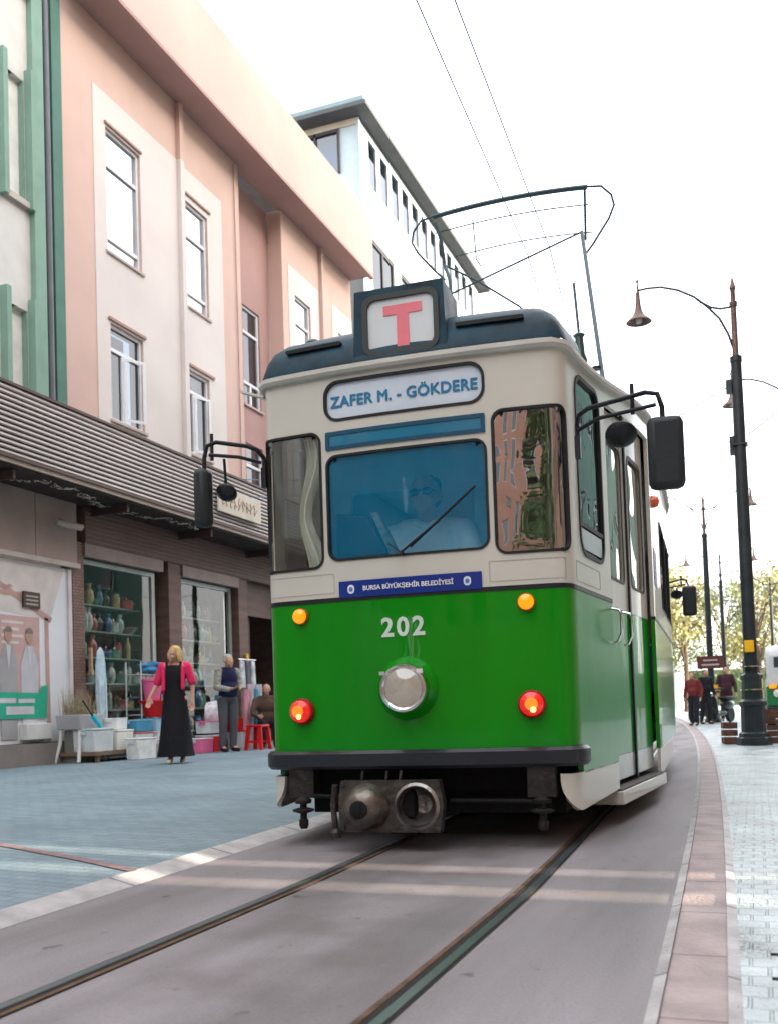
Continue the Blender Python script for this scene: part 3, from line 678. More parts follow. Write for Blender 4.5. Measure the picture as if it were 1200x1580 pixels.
# ------------------------------------------------------------------ people
skin = mat('skin', (.52, .29, .2), .5, var=.06)
def hand_shapes(wr, d, pn, curl=.3, side=1):
    d = Vector(d).normalized(); pn = Vector(pn).normalized(); sx = d.cross(pn).normalized()*side; wr = Vector(wr); out = []
    pc = wr+d*.05; out.append(('cap', wr, .024, wr+d*.03, .026))
    for k, (o_, L) in enumerate(((-.030, .062), (-.010, .072), (.010, .068), (.029, .054))):
        base = wr+d*.085+sx*o_; out.append(('cap', wr+d*.02+sx*o_*.7, .013, base, .011))
        d1_ = (d+pn*curl).normalized(); m1_ = base+d1_*L*.55; d2_ = (d+pn*curl*2.6).normalized(); e = m1_+d2_*L*.45
        out += [('cap', base, .0095, m1_, .0085), ('cap', m1_, .0085, e, .007)]
    tb_ = wr+d*.03-sx*.026; tm = tb_+(d*.6-sx*.8).normalized()*.035; out += [('cap', tb_, .013, tm, .0105), ('cap', tm, .0105, tm+(d-sx*.2+pn*.3).normalized()*.03, .008)]
    return out
def head_shapes(c, f, s=1.0):
    """c: head centre, f: facing unit vector"""
    f = Vector(f).normalized(); up = Vector((0, 0, 1)); sd_ = f.cross(up).normalized(); rot = Matrix((sd_, f, up)).transposed()
    c = Vector(c); E = lambda o_, r_: ('ell', c+(sd_*o_[0]+f*o_[1]+up*o_[2])*s, tuple(x*s for x in r_), rot)
    return [E((0, -.008, .022), (.074, .092, .086)), E((0, .018, -.035), (.058, .070, .068)), E((0, .055, -.085), (.028, .028, .022)),
            E((0, .092, -.018), (.012, .020, .022)), E((0, .083, .004), (.009, .014, .03)), E((0, .078, -.052), (.024, .016, .008)), E((0, .079, -.064), (.02, .014, .008)),
            E((.040, .068, .018), (.024, .018, .008)), E((-.040, .068, .018), (.024, .018, .008)),
            E((.078, -.005, -.01), (.010, .018, .03)), E((-.078, -.005, -.01), (.010, .018, .03)), E((.036, .062, -.035), (.022, .02, .022)), E((-.036, .062, -.035), (.022, .02, .022))], (c, f, up, sd_)
def eyes(fr, parent, s=1.0, glasses=False):
    c, f, up, sd_ = fr
    rot = Matrix((sd_, f, up)).transposed()
    if glasses:
        b = MB()
        for k in (-1, 1): b.ell(c+(sd_*.034*k+f*.093+up*.0)*s, (.028, .009, .021), 14, 8, rot); b.tube([c+(sd_*.06*k+f*.088+up*.004)*s, c+(sd_*.082*k-f*.0+up*.0)*s], .004)
        b.tube([c+(-sd_*.01+f*.1+up*.006)*s, c+(sd_*.01+f*.1+up*.006)*s], .004)
        b.build('sunglasses', mat('sunglass_black', (.01, .012, .02), .15, coat=1), parent)
    else:
        for k in (-1, 1):
            MB().ell(c+(sd_*.033*k+f*.080+up*.0)*s, (.013, .010, .008), 10, 7, rot).build('eye', mat('eye_white', (.6, .58, .55), .2), parent)
            MB().ell(c+(sd_*.033*k+f*.0895+up*.0)*s, (.006, .003, .006), 10, 7, rot).build('iris', mat('iris_dark', (.03, .02, .015), .2), parent)
def person(label, loc, rz, J, cl, hair, glasses=False, group=None, voxel=.012, arms_skin=True, face=(0, -1, 0), headc=None, hands=None, scale=1, female=False):
    """J: joint dict in local metres (facing -y). cl: list of clothing (name, shapes, material)."""
    g = {k: Vector(v) for k, v in J.items()}
    f = Vector(face)
    hs, fr = head_shapes(g['head'], f)
    sh = list(hs)+[('cap', g['neck'], .052, g['head']+Vector((0, 0, -.05)), .048)]
    w = .9 if female else 1
    sh += [('ell', g['chest'], (.155*w, .105, .17)), ('ell', (g['chest']+g['hip'])/2, (.135*w, .095, .17)), ('ell', g['hip'], (.155, .11, .12)), ('cap', g['neck']-Vector((0, 0, .05)), .06, g['chest'], .09)]
    for s_ in 'LR':
        sh += [('cap', g['neck']-Vector((0, 0, .06)), .05, g['sh'+s_], .055*w), ('cap', g['sh'+s_], .052*w, g['el'+s_], .040*w), ('cap', g['el'+s_], .038*w, g['wr'+s_], .026*w)]
        sh += [('cap', g['hp'+s_], .085, g['kn'+s_], .056), ('cap', g['kn'+s_], .054, g['an'+s_], .036), ('cap', g['an'+s_], .036, g['to'+s_], .028)]
        hd = (hands or {}).get(s_, (g['wr'+s_]-g['el'+s_], (0, -1, 0), .3)); sh += hand_shapes(g['wr'+s_], hd[0], hd[1], hd[2], -1 if s_ == 'L' else 1)
    o = organic('person', sh, skin, None, voxel=.0085 if voxel < .013 else voxel)
    o.location = loc; o.rotation_euler = (0, 0, rz); o.scale = (scale,)*3; tag(o, label, 'person', group)
    for nm, shp, m_ in cl:
        if isinstance(shp, MB): shp.build(nm, m_, o, 60)
        else: organic(nm, shp, m_, o, voxel=voxel)
    hm_ = hair
    if hm_: organic('hair', [('ell', Vector(fr[0])+fr[1]*a+fr[2]*c_+fr[3]*b_, r_) for (b_, a, c_, r_) in hm_[0]], hm_[1], o, voxel=.01)
    eyes(fr, o, 1, glasses)
    return o
def caps(*a): return [('cap', Vector(p0), r0, Vector(p1), r1) for p0, r0, p1, r1 in a]

# woman walking
J = dict(head=(.0, -.03, 1.53), neck=(0, 0, 1.42), chest=(0, 0, 1.24), hip=(0, 0, .93), shL=(.17, .0, 1.36), elL=(.24, .04, 1.10), wrL=(.25, -.02, .86), shR=(-.17, 0, 1.36), elR=(-.26, .02, 1.11), wrR=(-.33, -.12, .92),
         hpL=(.09, 0, .9), knL=(.09, -.02, .5), anL=(.08, .06, .09), toL=(.09, -.06, .03), hpR=(-.08, 0, .9), knR=(-.07, -.08, .5), anR=(-.05, -.10, .09), toR=(-.05, -.24, .03))
dress = MB(); n = 28
rings = [(1.375, .12, .09), (1.30, .152, .125), (1.2, .155, .13), (1.12, .142, .12), (1.02, .138, .115), (.9, .17, .12), (.7, .19, .15), (.45, .21, .18), (.2, .235, .21), (.10, .25, .22)]
for z, rx, ry in rings:
    for k in range(n):
        a = 2*math.pi*k/n; fl = 1+(.07*math.sin(a*6+z*3))*max(0, (.95-z)); dress.v.append(Vector((rx*fl*math.cos(a), ry*fl*math.sin(a)-.02*(1-z), z)))
for i in range(len(rings)-1):
    for k in range(n): dress.f.append((i*n+k, i*n+(k+1) % n, (i+1)*n+(k+1) % n, (i+1)*n+k))
dress.tube([(.09, -.08, 1.31), (.10, -.03, 1.41), (.09, .06, 1.33)], .018); dress.tube([(-.09, -.08, 1.31), (-.10, -.03, 1.41), (-.09, .06, 1.33)], .018)
dblack = mat('dress_black', (.006, .006, .009), .75, bump=.3, bs=20)
pink = mat('cardigan_pink', (.78, .03, .12), .7, bump=.3)
card = caps(((.17, .01, 1.36), .066, (.235, .035, 1.14), .060), ((-.17, .01, 1.36), .066, (-.25, .02, 1.14), .060), ((.06, .055, 1.38), .05, (.16, .01, 1.36), .06), ((-.06, .055, 1.38), .05, (-.16, .01, 1.36), .06),
            ((.135, -.06, 1.34), .032, (.135, -.085, 1.05), .03), ((-.135, -.06, 1.34), .032, (-.14, -.085, 1.03), .03), ((-.14, -.07, 1.1), .03, (-.17, -.06, .98), .015)) + [('ell', (0, .07, 1.22), (.15, .06, .17))]
shoes = caps(((.08, .05, .05), .035, (.09, -.07, .03), .03), ((-.05, -.11, .05), .035, (-.05, -.25, .03), .03))
blond = mat('hair_blond', (.62, .42, .17), .55, bump=.6, bs=60)
wh = [[(0, -.03, .055, (.082, .088, .07)), (.0, -.07, -.03, (.085, .055, .12)), (.07, -.03, -.06, (.03, .05, .12)), (.055, -.06, -.15, (.03, .04, .09)), (-.07, -.03, -.03, (.022, .05, .09)), (-.03, -.07, -.12, (.05, .035, .08))], blond]
person('woman in a long black dress and short pink cardigan walking on the pavement', (-7.62, 11.72, zL(-7.6, 11.7)), R(18), J, [('dress', dress, dblack), ('cardigan', card, pink), ('shoes', shoes, mat('shoe_beige', (.6, .5, .35), .6))], wh, face=(-.55, -.84, -.12), female=True,
       hands={'R': ((-.1, -.3, -1), (0, -1, 0), .35), 'L': ((0, -.2, -1), (0, -1, 0), .35)})
# man standing
J = dict(head=(0, -.05, 1.60), neck=(0, .0, 1.48), chest=(0, .0, 1.30), hip=(0, .02, .96), shL=(.19, 0, 1.42), elL=(.25, -.03, 1.13), wrL=(.12, -.25, 1.07), shR=(-.19, 0, 1.42), elR=(-.25, -.05, 1.13), wrR=(-.10, -.27, 1.10),
         hpL=(.10, .02, .93), knL=(.10, 0, .5), anL=(.10, .03, .09), toL=(.11, -.12, .04), hpR=(-.10, .02, .93), knR=(-.11, 0, .5), anR=(-.12, .03, .09), toR=(-.13, -.12, .04))
vest = [('ell', (0, 0, 1.30), (.185, .135, .20)), ('ell', (0, -.01, 1.12), (.185, .145, .16)), ('ell', (0, 0, 1.02), (.18, .135, .10))]+caps(((-.1, 0, 1.42), .07, (.1, 0, 1.42), .07))
trs = [('ell', (0, .02, .95), (.17, .125, .11))]+caps(((.1, .02, .9), .10, (.10, 0, .5), .08), ((.1, 0, .5), .078, (.1, .03, .10), .062), ((-.1, .02, .9), .10, (-.11, 0, .5), .08), ((-.11, 0, .5), .078, (-.12, .03, .10), .062))
slv = caps(((.18, 0, 1.41), .068, (.25, -.03, 1.13), .062), ((.25, -.03, 1.13), .06, (.15, -.2, 1.08), .048), ((-.18, 0, 1.41), .068, (-.25, -.05, 1.13), .062), ((-.25, -.05, 1.13), .06, (-.13, -.22, 1.09), .048))
shs = caps(((.1, .03, .05), .045, (.11, -.13, .035), .035), ((-.12, .03, .05), .045, (-.13, -.13, .035), .035))
grey_h = mat('hair_grey', (.42, .42, .42), .6, bump=.5)
hh = [[(0, -.03, .05, (.08, .085, .065)), (0, -.07, -.005, (.075, .04, .07)), (.07, -.03, .0, (.015, .04, .04)), (-.07, -.03, .0, (.015, .04, .04))], grey_h]
shirtm = mat('shirt_patterned', (.30, .29, .26), .7, var=.55, vs=22)
person('grey haired man in a dark navy vest and grey trousers facing the shop goods', (-8.68, 15.02, .1), R(62), J,
       [('sleeve_pair', slv, shirtm), ('vest', vest, mat('vest_navy', (.008, .012, .05), .8, bump=.3)), ('trousers', trs, mat('trouser_grey', (.085, .09, .10), .8, bump=.3)), ('shoes', shs, mat('shoe_black', (.01, .01, .012), .4))], hh, face=(0, -1, -.25),
       hands={'L': ((-.3, -.9, .1), (0, 0, 1), .4), 'R': ((.3, -.9, .1), (0, 0, 1), .4)})
# driver, seated in the cab
J = dict(head=(0, -.06, .70), neck=(0, -.01, .57), chest=(0, 0, .40), hip=(0, .04, .06), shL=(.20, 0, .50), elL=(.27, -.16, .27), wrL=(.16, -.36, .31), shR=(-.20, 0, .50), elR=(-.27, -.12, .24), wrR=(-.18, -.33, .20),
         hpL=(.1, 0, .04), knL=(.12, -.42, .06), anL=(.12, -.42, -.36), toL=(.12, -.54, -.40), hpR=(-.1, 0, .04), knR=(-.12, -.42, .06), anR=(-.12, -.42, -.36), toR=(-.12, -.54, -.40))
shirt = [('ell', (0, 0, .40), (.20, .13, .18)), ('ell', (0, .02, .2), (.19, .13, .18)), ('ell', (0, .04, .08), (.18, .13, .1))]+caps(((-.12, 0, .53), .065, (.12, 0, .53), .065), ((.19, 0, .5), .072, (.25, -.1, .34), .062), ((-.19, 0, .5), .072, (-.25, -.08, .33), .062))
tr2 = [('ell', (0, .04, .05), (.18, .14, .1))]+caps(((.1, 0, .04), .095, (.12, -.42, .06), .08), ((.12, -.42, .06), .078, (.12, -.42, -.34), .06), ((-.1, 0, .04), .095, (-.12, -.42, .06), .08), ((-.12, -.42, .06), .078, (-.12, -.42, -.34), .06))
dh = [[(0, -.03, .055, (.08, .085, .055)), (0, -.06, .0, (.078, .05, .07))], mat('hair_dark', (.05, .035, .03), .6, bump=.4)]
drv = person('driver in a light blue shirt and sunglasses seated behind the tram windscreen', (-1.87, 5.78, 1.255), A, J,
       [('shirt', shirt, mat('shirt_blue', (.85, .88, .95), .8, bump=.2)), ('trousers', tr2, mat('trouser_dark', (.02, .02, .03), .8)), ('collar', caps(((-.06, -.06, .56), .02, (0, -.10, .52), .018), ((.06, -.06, .56), .02, (0, -.10, .52), .018)), mat('shirt_blue', (.5, .6, .75), .8))], dh, glasses=True, scale=1.2,
       hands={'L': ((-.5, -.8, -.1), (0, 0, -1), .9), 'R': ((.4, -.8, -.1), (0, 0, -1), .9)})
#PART2

# ------------------------------------------------------------------ LEFT BUILDINGS
FX = -10.3
def FM(X): return lambda y, z: Vector((X, y, z))
def rc(y0, y1, z0, z1): return [(y0, z0), (y1, z0), (y1, z1), (y0, z1)]
pinkw = mat('plaster_pink', (.62, .45, .39), .85, var=.07, vs=.8, bump=.12, bs=25)
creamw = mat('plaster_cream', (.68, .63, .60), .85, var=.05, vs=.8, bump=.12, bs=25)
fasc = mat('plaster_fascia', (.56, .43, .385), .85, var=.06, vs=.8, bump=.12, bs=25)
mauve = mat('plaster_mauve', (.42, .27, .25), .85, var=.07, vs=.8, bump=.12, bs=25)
upvc = mat('window_white', (.74, .77, .80), .35, var=.04)
wgl = glass('facade_glass', (.12, .15, .18), .08, 0, wav=.04, ws=1.2)
wgu = glass('bright_glass', (1, 1, 1), .8, 0, wav=.03, ws=1.2)
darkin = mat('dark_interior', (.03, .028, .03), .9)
curt2 = mat('net_curtain', (.88, .89, .9), .9, var=.03, bump=.2, bs=15, stretch=(1, 8, .4))
def xbox(X0, X1, y0, y1, z0, z1): return MB().b2(X0, X1, y0, y1, z0, z1)
def window(parent, y0, y1, z0, z1, X, bars=(), mull=None, rec=.075, ajar=0, sill=True, drape=None, out=1, g_=None):
    """bars = z of transoms, mull = y of a mullion between the two lowest bars"""
    g = X-rec*out; fw = .055; b = MB(); o2 = out*.035
    b.b2(g-o2, g+o2, y0, y0+fw, z0, z1).b2(g-o2, g+o2, y1-fw, y1, z0, z1).b2(g-o2, g+o2, y0+fw, y1-fw, z0, z0+fw).b2(g-o2, g+o2, y0+fw, y1-fw, z1-fw, z1)
    for z in bars: b.b2(g-o2*.9, g+o2*.9, y0+fw, y1-fw, z-.035, z+.035)
    if mull: b.b2(g-o2*.8, g+o2*.8, mull-.04, mull+.04, z0+fw, (bars[-1] if bars else z1)-.035)
    f = b.build('window', upvc, parent, bevel=.006)
    panel('pane', rc(y0+.02, y1-.02, z0+.02, z1-.02), [], FM(g-.01*out), g_ or wgl, f, 0, flip=out < 0)
    if ajar:
        m0 = mull or y0+fw
        c_ = MB(); h_ = (bars[-1] if bars else z1)-.05
        for (a, c, e, f_) in ((0, .05, z0+.08, h_), (.36, .41, z0+.08, h_), (.05, .36, z0+.08, z0+.13), (.05, .36, h_-.05, h_)): c_.b2(-.02, .02, a, c, e, f_)
        for v in c_.v:
            yy = v.y; v.y = m0+yy*math.cos(ajar)+v.x*math.sin(ajar); v.x = g+.05+yy*math.sin(ajar)
        c_.build('casement', upvc, f)
    if sill: xbox(X-.02*out, X+.05*out, y0-.05, y1+.05, z0-.05, z0-.003).build('sill', mat('sill_stone', (.5, .42, .38), .7), f)
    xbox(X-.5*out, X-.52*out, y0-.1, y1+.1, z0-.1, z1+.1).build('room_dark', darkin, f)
    if drape: xbox(g-.06*out, g-.07*out, y0+drape[0], y0+drape[1], z0+.03, z1-.03).build('curtain', curt2, f)
    return f
pb = empty('pink_building', (FX, 19, 0)); tag(pb, 'pink plastered building with overhanging cornice above the shops beside the tram', 'building')
def P(o): o.parent = pb; o.matrix_parent_inverse = Matrix.Translation((-FX, -19, 0)); return o
pbh = empty('building_front', (0, 0, 0)); 
# build with world coordinates, then hang everything below the building root
before = set(bpy.data.objects)
WU = [(14.04, 15.07, 8.98, 11.22, (10.58, 9.26), None, 0), (16.49, 17.45, 8.98, 11.14, (10.47, 9.3), None, 0), (24.3, 25.1, 8.98, 11.15, (10.5, 9.3), None, 0)]
WL = [(14.07, 15.05, 5.98, 7.70, (7.26,), 14.5, .5), (16.53, 17.38, 5.98, 7.68, (7.26,), 16.85, .35), (21.6, 22.5, 8.98, 11.15, (10.5, 9.3), None, 0), (21.6, 22.5, 5.98, 7.7, (7.26,), 22.0, 0), (24.3, 25.1, 5.98, 7.7, (7.26,), 24.7, 0)]
wall_h = [rc(a, c, d, e) for a, c, d, e, *_ in WU+WL]
panel('wall', rc(12.84, 18.85, 4.2, 13.0), [h for h in wall_h if h[0][0] < 18.8], FM(FX), pinkw, None, .30)
panel('wall', rc(20.94, 25.3, 4.2, 13.0), [h for h in wall_h if h[0][0] > 20], FM(FX), pinkw, None, .36)
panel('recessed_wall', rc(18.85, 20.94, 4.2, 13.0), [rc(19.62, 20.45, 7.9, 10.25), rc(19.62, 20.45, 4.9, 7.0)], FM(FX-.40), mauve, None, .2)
xbox(FX-.42, FX-.302, 18.80, 18.849, 4.2, 13).build('recess_side', pinkw)
# cream plaster fields round the windows (raised 6 mm) with a flat pilaster between
for a, c, zt in ((13.70, 16.33, 11.82), (16.48, 18.05, 11.80), (21.25, 23.0, 11.8), (23.9, 25.28, 11.8)):
    panel('plaster_field', rc(a, c, 4.25, zt), [h for h in wall_h if a < h[0][0] < c], FM(FX+.012), creamw, None, .010)
xbox(FX+.002, FX+.10, 16.335, 16.475, 4.25, 11.82).build('pilaster', creamw); xbox(FX+.002, FX+.10, 16.335, 16.475, 11.823, 12.99).build('pilaster', pinkw)
xbox(FX+.002, FX+.10, 23.1, 23.24, 4.25, 12.99).build('pilaster', fasc)
for a, c, d, e, bars, mu, aj in WU+WL: window(None, a, c, d, e, FX, bars, mu, ajar=aj, drape=(.06, c-a-.06) if d > 8 else (.05, .2), g_=wgu if d > 8 else None)  # full curtains behind upper panes added to whiten them like sky glare
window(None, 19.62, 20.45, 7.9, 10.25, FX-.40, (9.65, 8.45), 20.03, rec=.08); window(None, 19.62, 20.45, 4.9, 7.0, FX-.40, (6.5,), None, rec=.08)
for a in (14.04, 16.49): xbox(FX+.013, FX+.05, a-.04, a+1.06, 11.26, 11.30).build('window_trim', mat('trim_brown', (.4, .26, .22), .8))
for a in (14.05, 16.5): xbox(FX+.013, FX+.05, a-.04, a+1.06, 7.74, 7.79).build('window_trim', mat('trim_brown', (.4, .26, .22), .8))
# cornice : deep soffit, drip edge, tall fascia
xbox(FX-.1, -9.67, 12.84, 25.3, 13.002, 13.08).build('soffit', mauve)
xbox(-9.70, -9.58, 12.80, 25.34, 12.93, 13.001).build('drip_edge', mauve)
xbox(-9.67, -9.60, 12.80, 25.34, 13.003, 14.78).build('fascia', fasc)
xbox(-16, -9.68, 12.84, 25.3, 14.55, 14.7).build('roof', mat('roof_grey', (.25, .25, .25), .9))
xbox(-16, FX-.37, 25.1, 25.3, 4.2, 14.5).build('end_wall', pinkw); xbox(-12.3, -10.9, 25.0, 26.2, 14.7, 16.0).build('roof_room', fasc)
for y_, z_ in ((14.2, 8.9), (14.9, 8.9), (16.6, 8.9), (17.35, 8.85)): pass
MB().tube([(FX+.03, 18.6, 4.3), (FX+.03, 18.62, 9), (FX+.03, 18.6, 12.9)], .012, 6).build('cable', mat('cable_pale', (.35, .26, .23), .7))
# slatted awning band
sb = MB(); nsl = 13
for k in range(nsl): sb.box((-9.30, 14.95, 4.405+k*.0745), (0.045, 14.9, .027), ry=1.0)
sl_ = sb.build('slat_band', mat('slat_metal', (.50, .45, .425), .45, .0, .2, 2, stretch=(1, .3, 1)))
fr_ = MB().b2(-9.335, -9.27, 7.5, 22.4, 5.345, 5.385).b2(-9.34, -9.26, 7.5, 22.4, 4.33, 4.375); fr_.build('band_rail', mat('band_brown', (.10, .065, .055), .5))
xbox(-9.43, -9.40, 7.5, 22.4, 4.35, 5.35).build('band_backing', mat('band_dark', (.05, .03, .028), .7))
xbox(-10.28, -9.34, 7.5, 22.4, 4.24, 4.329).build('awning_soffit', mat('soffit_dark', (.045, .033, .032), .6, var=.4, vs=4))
xbox(-9.33, -9.29, 7.5, 22.4, 4.27, 4.329).build('awning_edge', mat('awning_edge', (.45, .36, .3), .6))
for k in range(16): MB().b2(-9.38, -9.345, 7.9+k*.95, 7.94+k*.95, 4.35, 5.35).build('band_post', mat('band_brown2', (.08, .05, .045), .6))
for k in range(6): MB().b2(-10.3, -9.4, 8+k*2.6, 8.05+k*2.6, 4.10, 4.238).build('awning_bracket', mat('band_brown2', (.08, .05, .045), .6))
# shop front, ground floor
brown = mat('shop_brown', (.16, .10, .085), .6, var=.2, vs=3, stretch=(1, .3, 3))
stoneb = mat('shop_stone', (.36, .28, .25), .7, var=.1, vs=2)
brickp = brickmat('pillar_tiles', (.19, .095, .07), (.26, .14, .10), (.08, .05, .045), .09, .05, axes='YZ', rough=.6, mort=.006)
xbox(-10.3, -10.12, 13.05, 22.4, 3.64, 4.235).build('shop_fascia', brown)
for k in range(7): MB().b2(-10.118, -10.10, 13.05, 22.4, 3.68+k*.075, 3.70+k*.075).build('fascia_batten', mat('batten', (.22, .14, .12), .5))
for a, c in ((13.05, 15.3), (15.95, 18.1)): xbox(-10.25, -10.13, a, c, 3.42, 3.635).build('shutter_box', mat('shutter_box', (.28, .21, .19), .5))
for a, c in ((12.76, 13.04), (15.5, 15.92), (18.12, 18.5), (20.2, 20.6), (22.1, 22.4)): xbox(-10.45, -10.16, a, c, 0, 3.638).build('pillar', brickp if a < 13 else brown)
for a, c in ((13.05, 15.25), (15.95, 18.05)):
    f = MB(); al = mat('alu_frame', (.42, .46, .43), .4, .3)
    f.b2(-10.36, -10.30, a, a+.05, .22, 3.41).b2(-10.36, -10.30, c-.10, c, .22, 3.41).b2(-10.36, -10.30, a+.05, c-.10, 3.33, 3.41).b2(-10.36, -10.30, a+.05, c-.1, .22, .3)
    f = f.build('shop_window', al); panel('pane', rc(a+.04, c-.08, .28, 3.36), [], FM(-10.33), glass('shop_glass', (.85, .92, .88), .02, 0, wav=.05, ws=1.0), f, 0)
    xbox(-10.6, -10.25, a, c, .05, .21).build('plinth', mat('plinth', (.05, .04, .035), .7))
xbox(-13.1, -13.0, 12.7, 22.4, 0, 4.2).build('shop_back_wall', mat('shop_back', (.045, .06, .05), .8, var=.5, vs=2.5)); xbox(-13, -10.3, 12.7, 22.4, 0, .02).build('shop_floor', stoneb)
xbox(-13, -10.3, 22.41, 22.5, 0, 4.2).build('shop_end_wall', brown); xbox(-13, -10.3, 12.65, 12.74, 0, 4.2).build('shop_end_wall', brown); xbox(-10.4, -10.3, 22.5, 25.3, 0, 4.2).build('lower_wall', stoneb)
xbox(-13, -10.4, 15.7, 15.75, 0, 4.2).build('shop_partition', mat('shop_part', (.2, .2, .17), .8)); xbox(-13, -10.31, 12.7, 22.4, 4.201, 4.23).build('shop_ceiling', mat('shop_ceil', (.4, .4, .38), .8))
xbox(-10.38, -10.33, 18.5, 20.2, 2.9, 3.638).build('door_header', brown); xbox(-10.6, -10.5, 18.6, 19.2, 0, 2.9).build('shop_door', mat('door_dark', (.07, .03, .025), .5), bevel=.01)
# hoarding zone stonework above poster
for k in range(5): xbox(-10.3, -10.12, 8.0+k*.97, 8.0+k*.97+.955, 3.26, 4.235).build('stone_panel', stoneb)
xbox(-10.14, -10.07, 8.0, 12.85, 3.18, 3.255).build('ledge', mat('ledge', (.5, .44, .40), .6))
xbox(-10.5, -10.22, 8.0, 12.75, 0, 3.17).build('back_wall', stoneb)
xbox(-10.219, -9.95, 8.0, 12.3, .03, .42).build('stone_base', mat('base_stone', (.24, .21, .19), .8, bump=.4))
new = [o for o in bpy.data.objects if o not in before and o.parent is None]
bpy.data.objects.remove(pbh)
for o in new: o.parent = pb; o.location = (-FX, -19, 0)
# pale cream building with green trim at the left
gb_ = empty('cream_building', (FX, 6, 0)); tag(gb_, 'cream building with green window fins at the left edge', 'building')
before = set(bpy.data.objects)
grn = mat('trim_green', (.22, .36, .29), .7, var=.08); grn2 = mat('trim_green_dark', (.09, .20, .16), .7, var=.1); offw = mat('plaster_offwhite', (.64, .64, .61), .85, var=.05, bump=.1, bs=25)
hs = []; 
for k in range(8):
    for z0, z1 in ((8.83, 10.78), (5.5, 7.11), (12.3, 14.2)): hs.append(rc(11.50-k*2.4, 12.0-k*2.4, z0, z1))
panel('wall', rc(-9, 12.08, 4.3, 15.6), hs, FM(FX), offw, None, .3)
for i, h in enumerate(hs):
    y0, z0 = h[0]; y1, z1 = h[2]
    xbox(FX-.11, FX-.10, y0, y1, z0, z1).build('window_blind', mat('blind', (.8, .8, .78), .7))
    for a, c in ((y0-.10, y0-.005), (y1+.0, y1+.07)): xbox(FX+.002, FX+.14, a, c, z0-.12, z1+.18).build('window_fin', grn)
    xbox(FX-.095, FX-.01, y1-.03, y1-.003, z0+.003, z1-.003).build('reveal', grn); xbox(FX-.02, FX+.08, y0, y1, z0-.10, z0-.003).build('window_sill', mat('sill2', (.55, .5, .45), .7))
xbox(FX-.2, FX+.10, 12.081, 12.33, 4.3, 15.6).build('pilaster', grn); xbox(FX-.2, FX-.02, 12.331, 12.62, 4.3, 15.6).build('gap_wall', mat('gap_dark', (.05, .045, .05), .8))
xbox(FX-.2, FX+.05, 12.60, 12.835, 4.3, 15.6).build('pilaster', grn2)
MB().tube([(FX+.04, 12.47, 4.3), (FX+.04, 12.47, 15.6)], .055, 12).build('rain_pipe', mat('pipe_grey', (.14, .15, .17), .4))
xbox(-16, FX+.25, -9, 12.83, 15.6, 15.8).build('roof', offw); xbox(-10.3, -10.1, -9, 7.98, 0, 4.3).build('ground_wall', stoneb)
new = [o for o in bpy.data.objects if o not in before and o.parent is None]
for o in new: o.parent = gb_; o.location = (-FX, -6, 0)
# grey white tower building behind
tw = empty('office_building', (FX, 33, 0)); tag(tw, 'white building with a band of windows under its roof eaves beyond the pink building', 'building')
before = set(bpy.data.objects)
tww = mat('render_white', (.40, .47, .51), .7, var=.05); twb = mat('render_grey_blue', (.46, .55, .58), .7, var=.05)
wy = []; y = 27.0; k = 0
while y < 38.9: wy.append((y, y+.80)); y += 1.0
th = [rc(a, c, 16.65, 18.2) for a, c in wy]+[rc(27.15+k*2.6, 29.1+k*2.6, 12.6, 15.1) for k in range(4)]+[rc(27.15+k*2.6, 29.1+k*2.6, 8.6, 11.1) for k in range(4)]
panel('wall', rc(26.4, 39.6, 0, 18.4), th, FM(FX), tww, None, .25)
panel('end_wall', [(FX, 0), (-15, 0), (-15, 18.4), (FX, 18.4)][::-1], [rc(-12.3, -10.95, 16.9, 18.15)], lambda x, z: Vector((x, 26.38, z)), twb, None, .02)
tgl = glass('tower_glass', (.15, .5, .65), .15, 0); tgd = glass('tower_glass_dark', (.25, .34, .42), .15, 0)
for i, (a, c) in enumerate(wy):
    f = MB().b2(FX-.06, FX+.01, a, a+.06, 16.65, 18.2).b2(FX-.06, FX+.01, c-.06, c, 16.65, 18.2).b2(FX-.06, FX+.01, a+.06, c-.06, 16.65, 16.71).b2(FX-.06, FX+.01, a+.06, c-.06, 18.14, 18.2).build('window', mat('tower_frame', (.6, .66, .7), .5))
    panel('pane', rc(a+.05, c-.05, 16.7, 18.15), [], FM(FX-.03), tgd, f, 0)
for h in th[len(wy):]:
    a, z0 = h[0]; c, z1 = h[2]
    f = MB().b2(FX-.1, FX-.02, a, a+.10, z0, z1).b2(FX-.1, FX-.02, c-.1, c, z0, z1).b2(FX-.1, FX-.02, a+.1, c-.1, z1-.12, z1).b2(FX-.1, FX-.02, a+.1, c-.1, z0, z0+.1).b2(FX-.1, FX-.02, (a+c)/2-.05, (a+c)/2+.05, z0+.1, z1-.12).build('window', mat('tower_frame_dark', (.05, .045, .045), .5))
    panel('pane', rc(a+.05, c-.05, z0+.05, z1-.05), [], FM(FX-.06), wgl, f, 0)
f = MB().b2(-12.32, -12.2, 26.30, 26.37, 16.85, 18.2).b2(-10.99, -10.93, 26.30, 26.37, 16.85, 18.2).b2(-11.75, -11.68, 26.30, 26.37, 16.85, 18.2).b2(-12.2, -10.99, 26.3, 26.37, 18.1, 18.2).build('window', mat('tower_frame_dark', (.05, .045, .045), .5))
panel('pane', rc(-12.25, -10.97, 16.9, 18.12), [], lambda x, z: Vector((x, 26.36, z)), tgl, f, 0)
xbox(-15, FX-.3, 26.7, 26.75, 16.4, 18.4).build('room_back', mat('room_blue', (.08, .3, .42), .8)); xbox(FX-.9, FX-.85, 26.8, 39.5, 8, 18.3).build('room_back', mat('room_grey', (.2, .24, .27), .8))
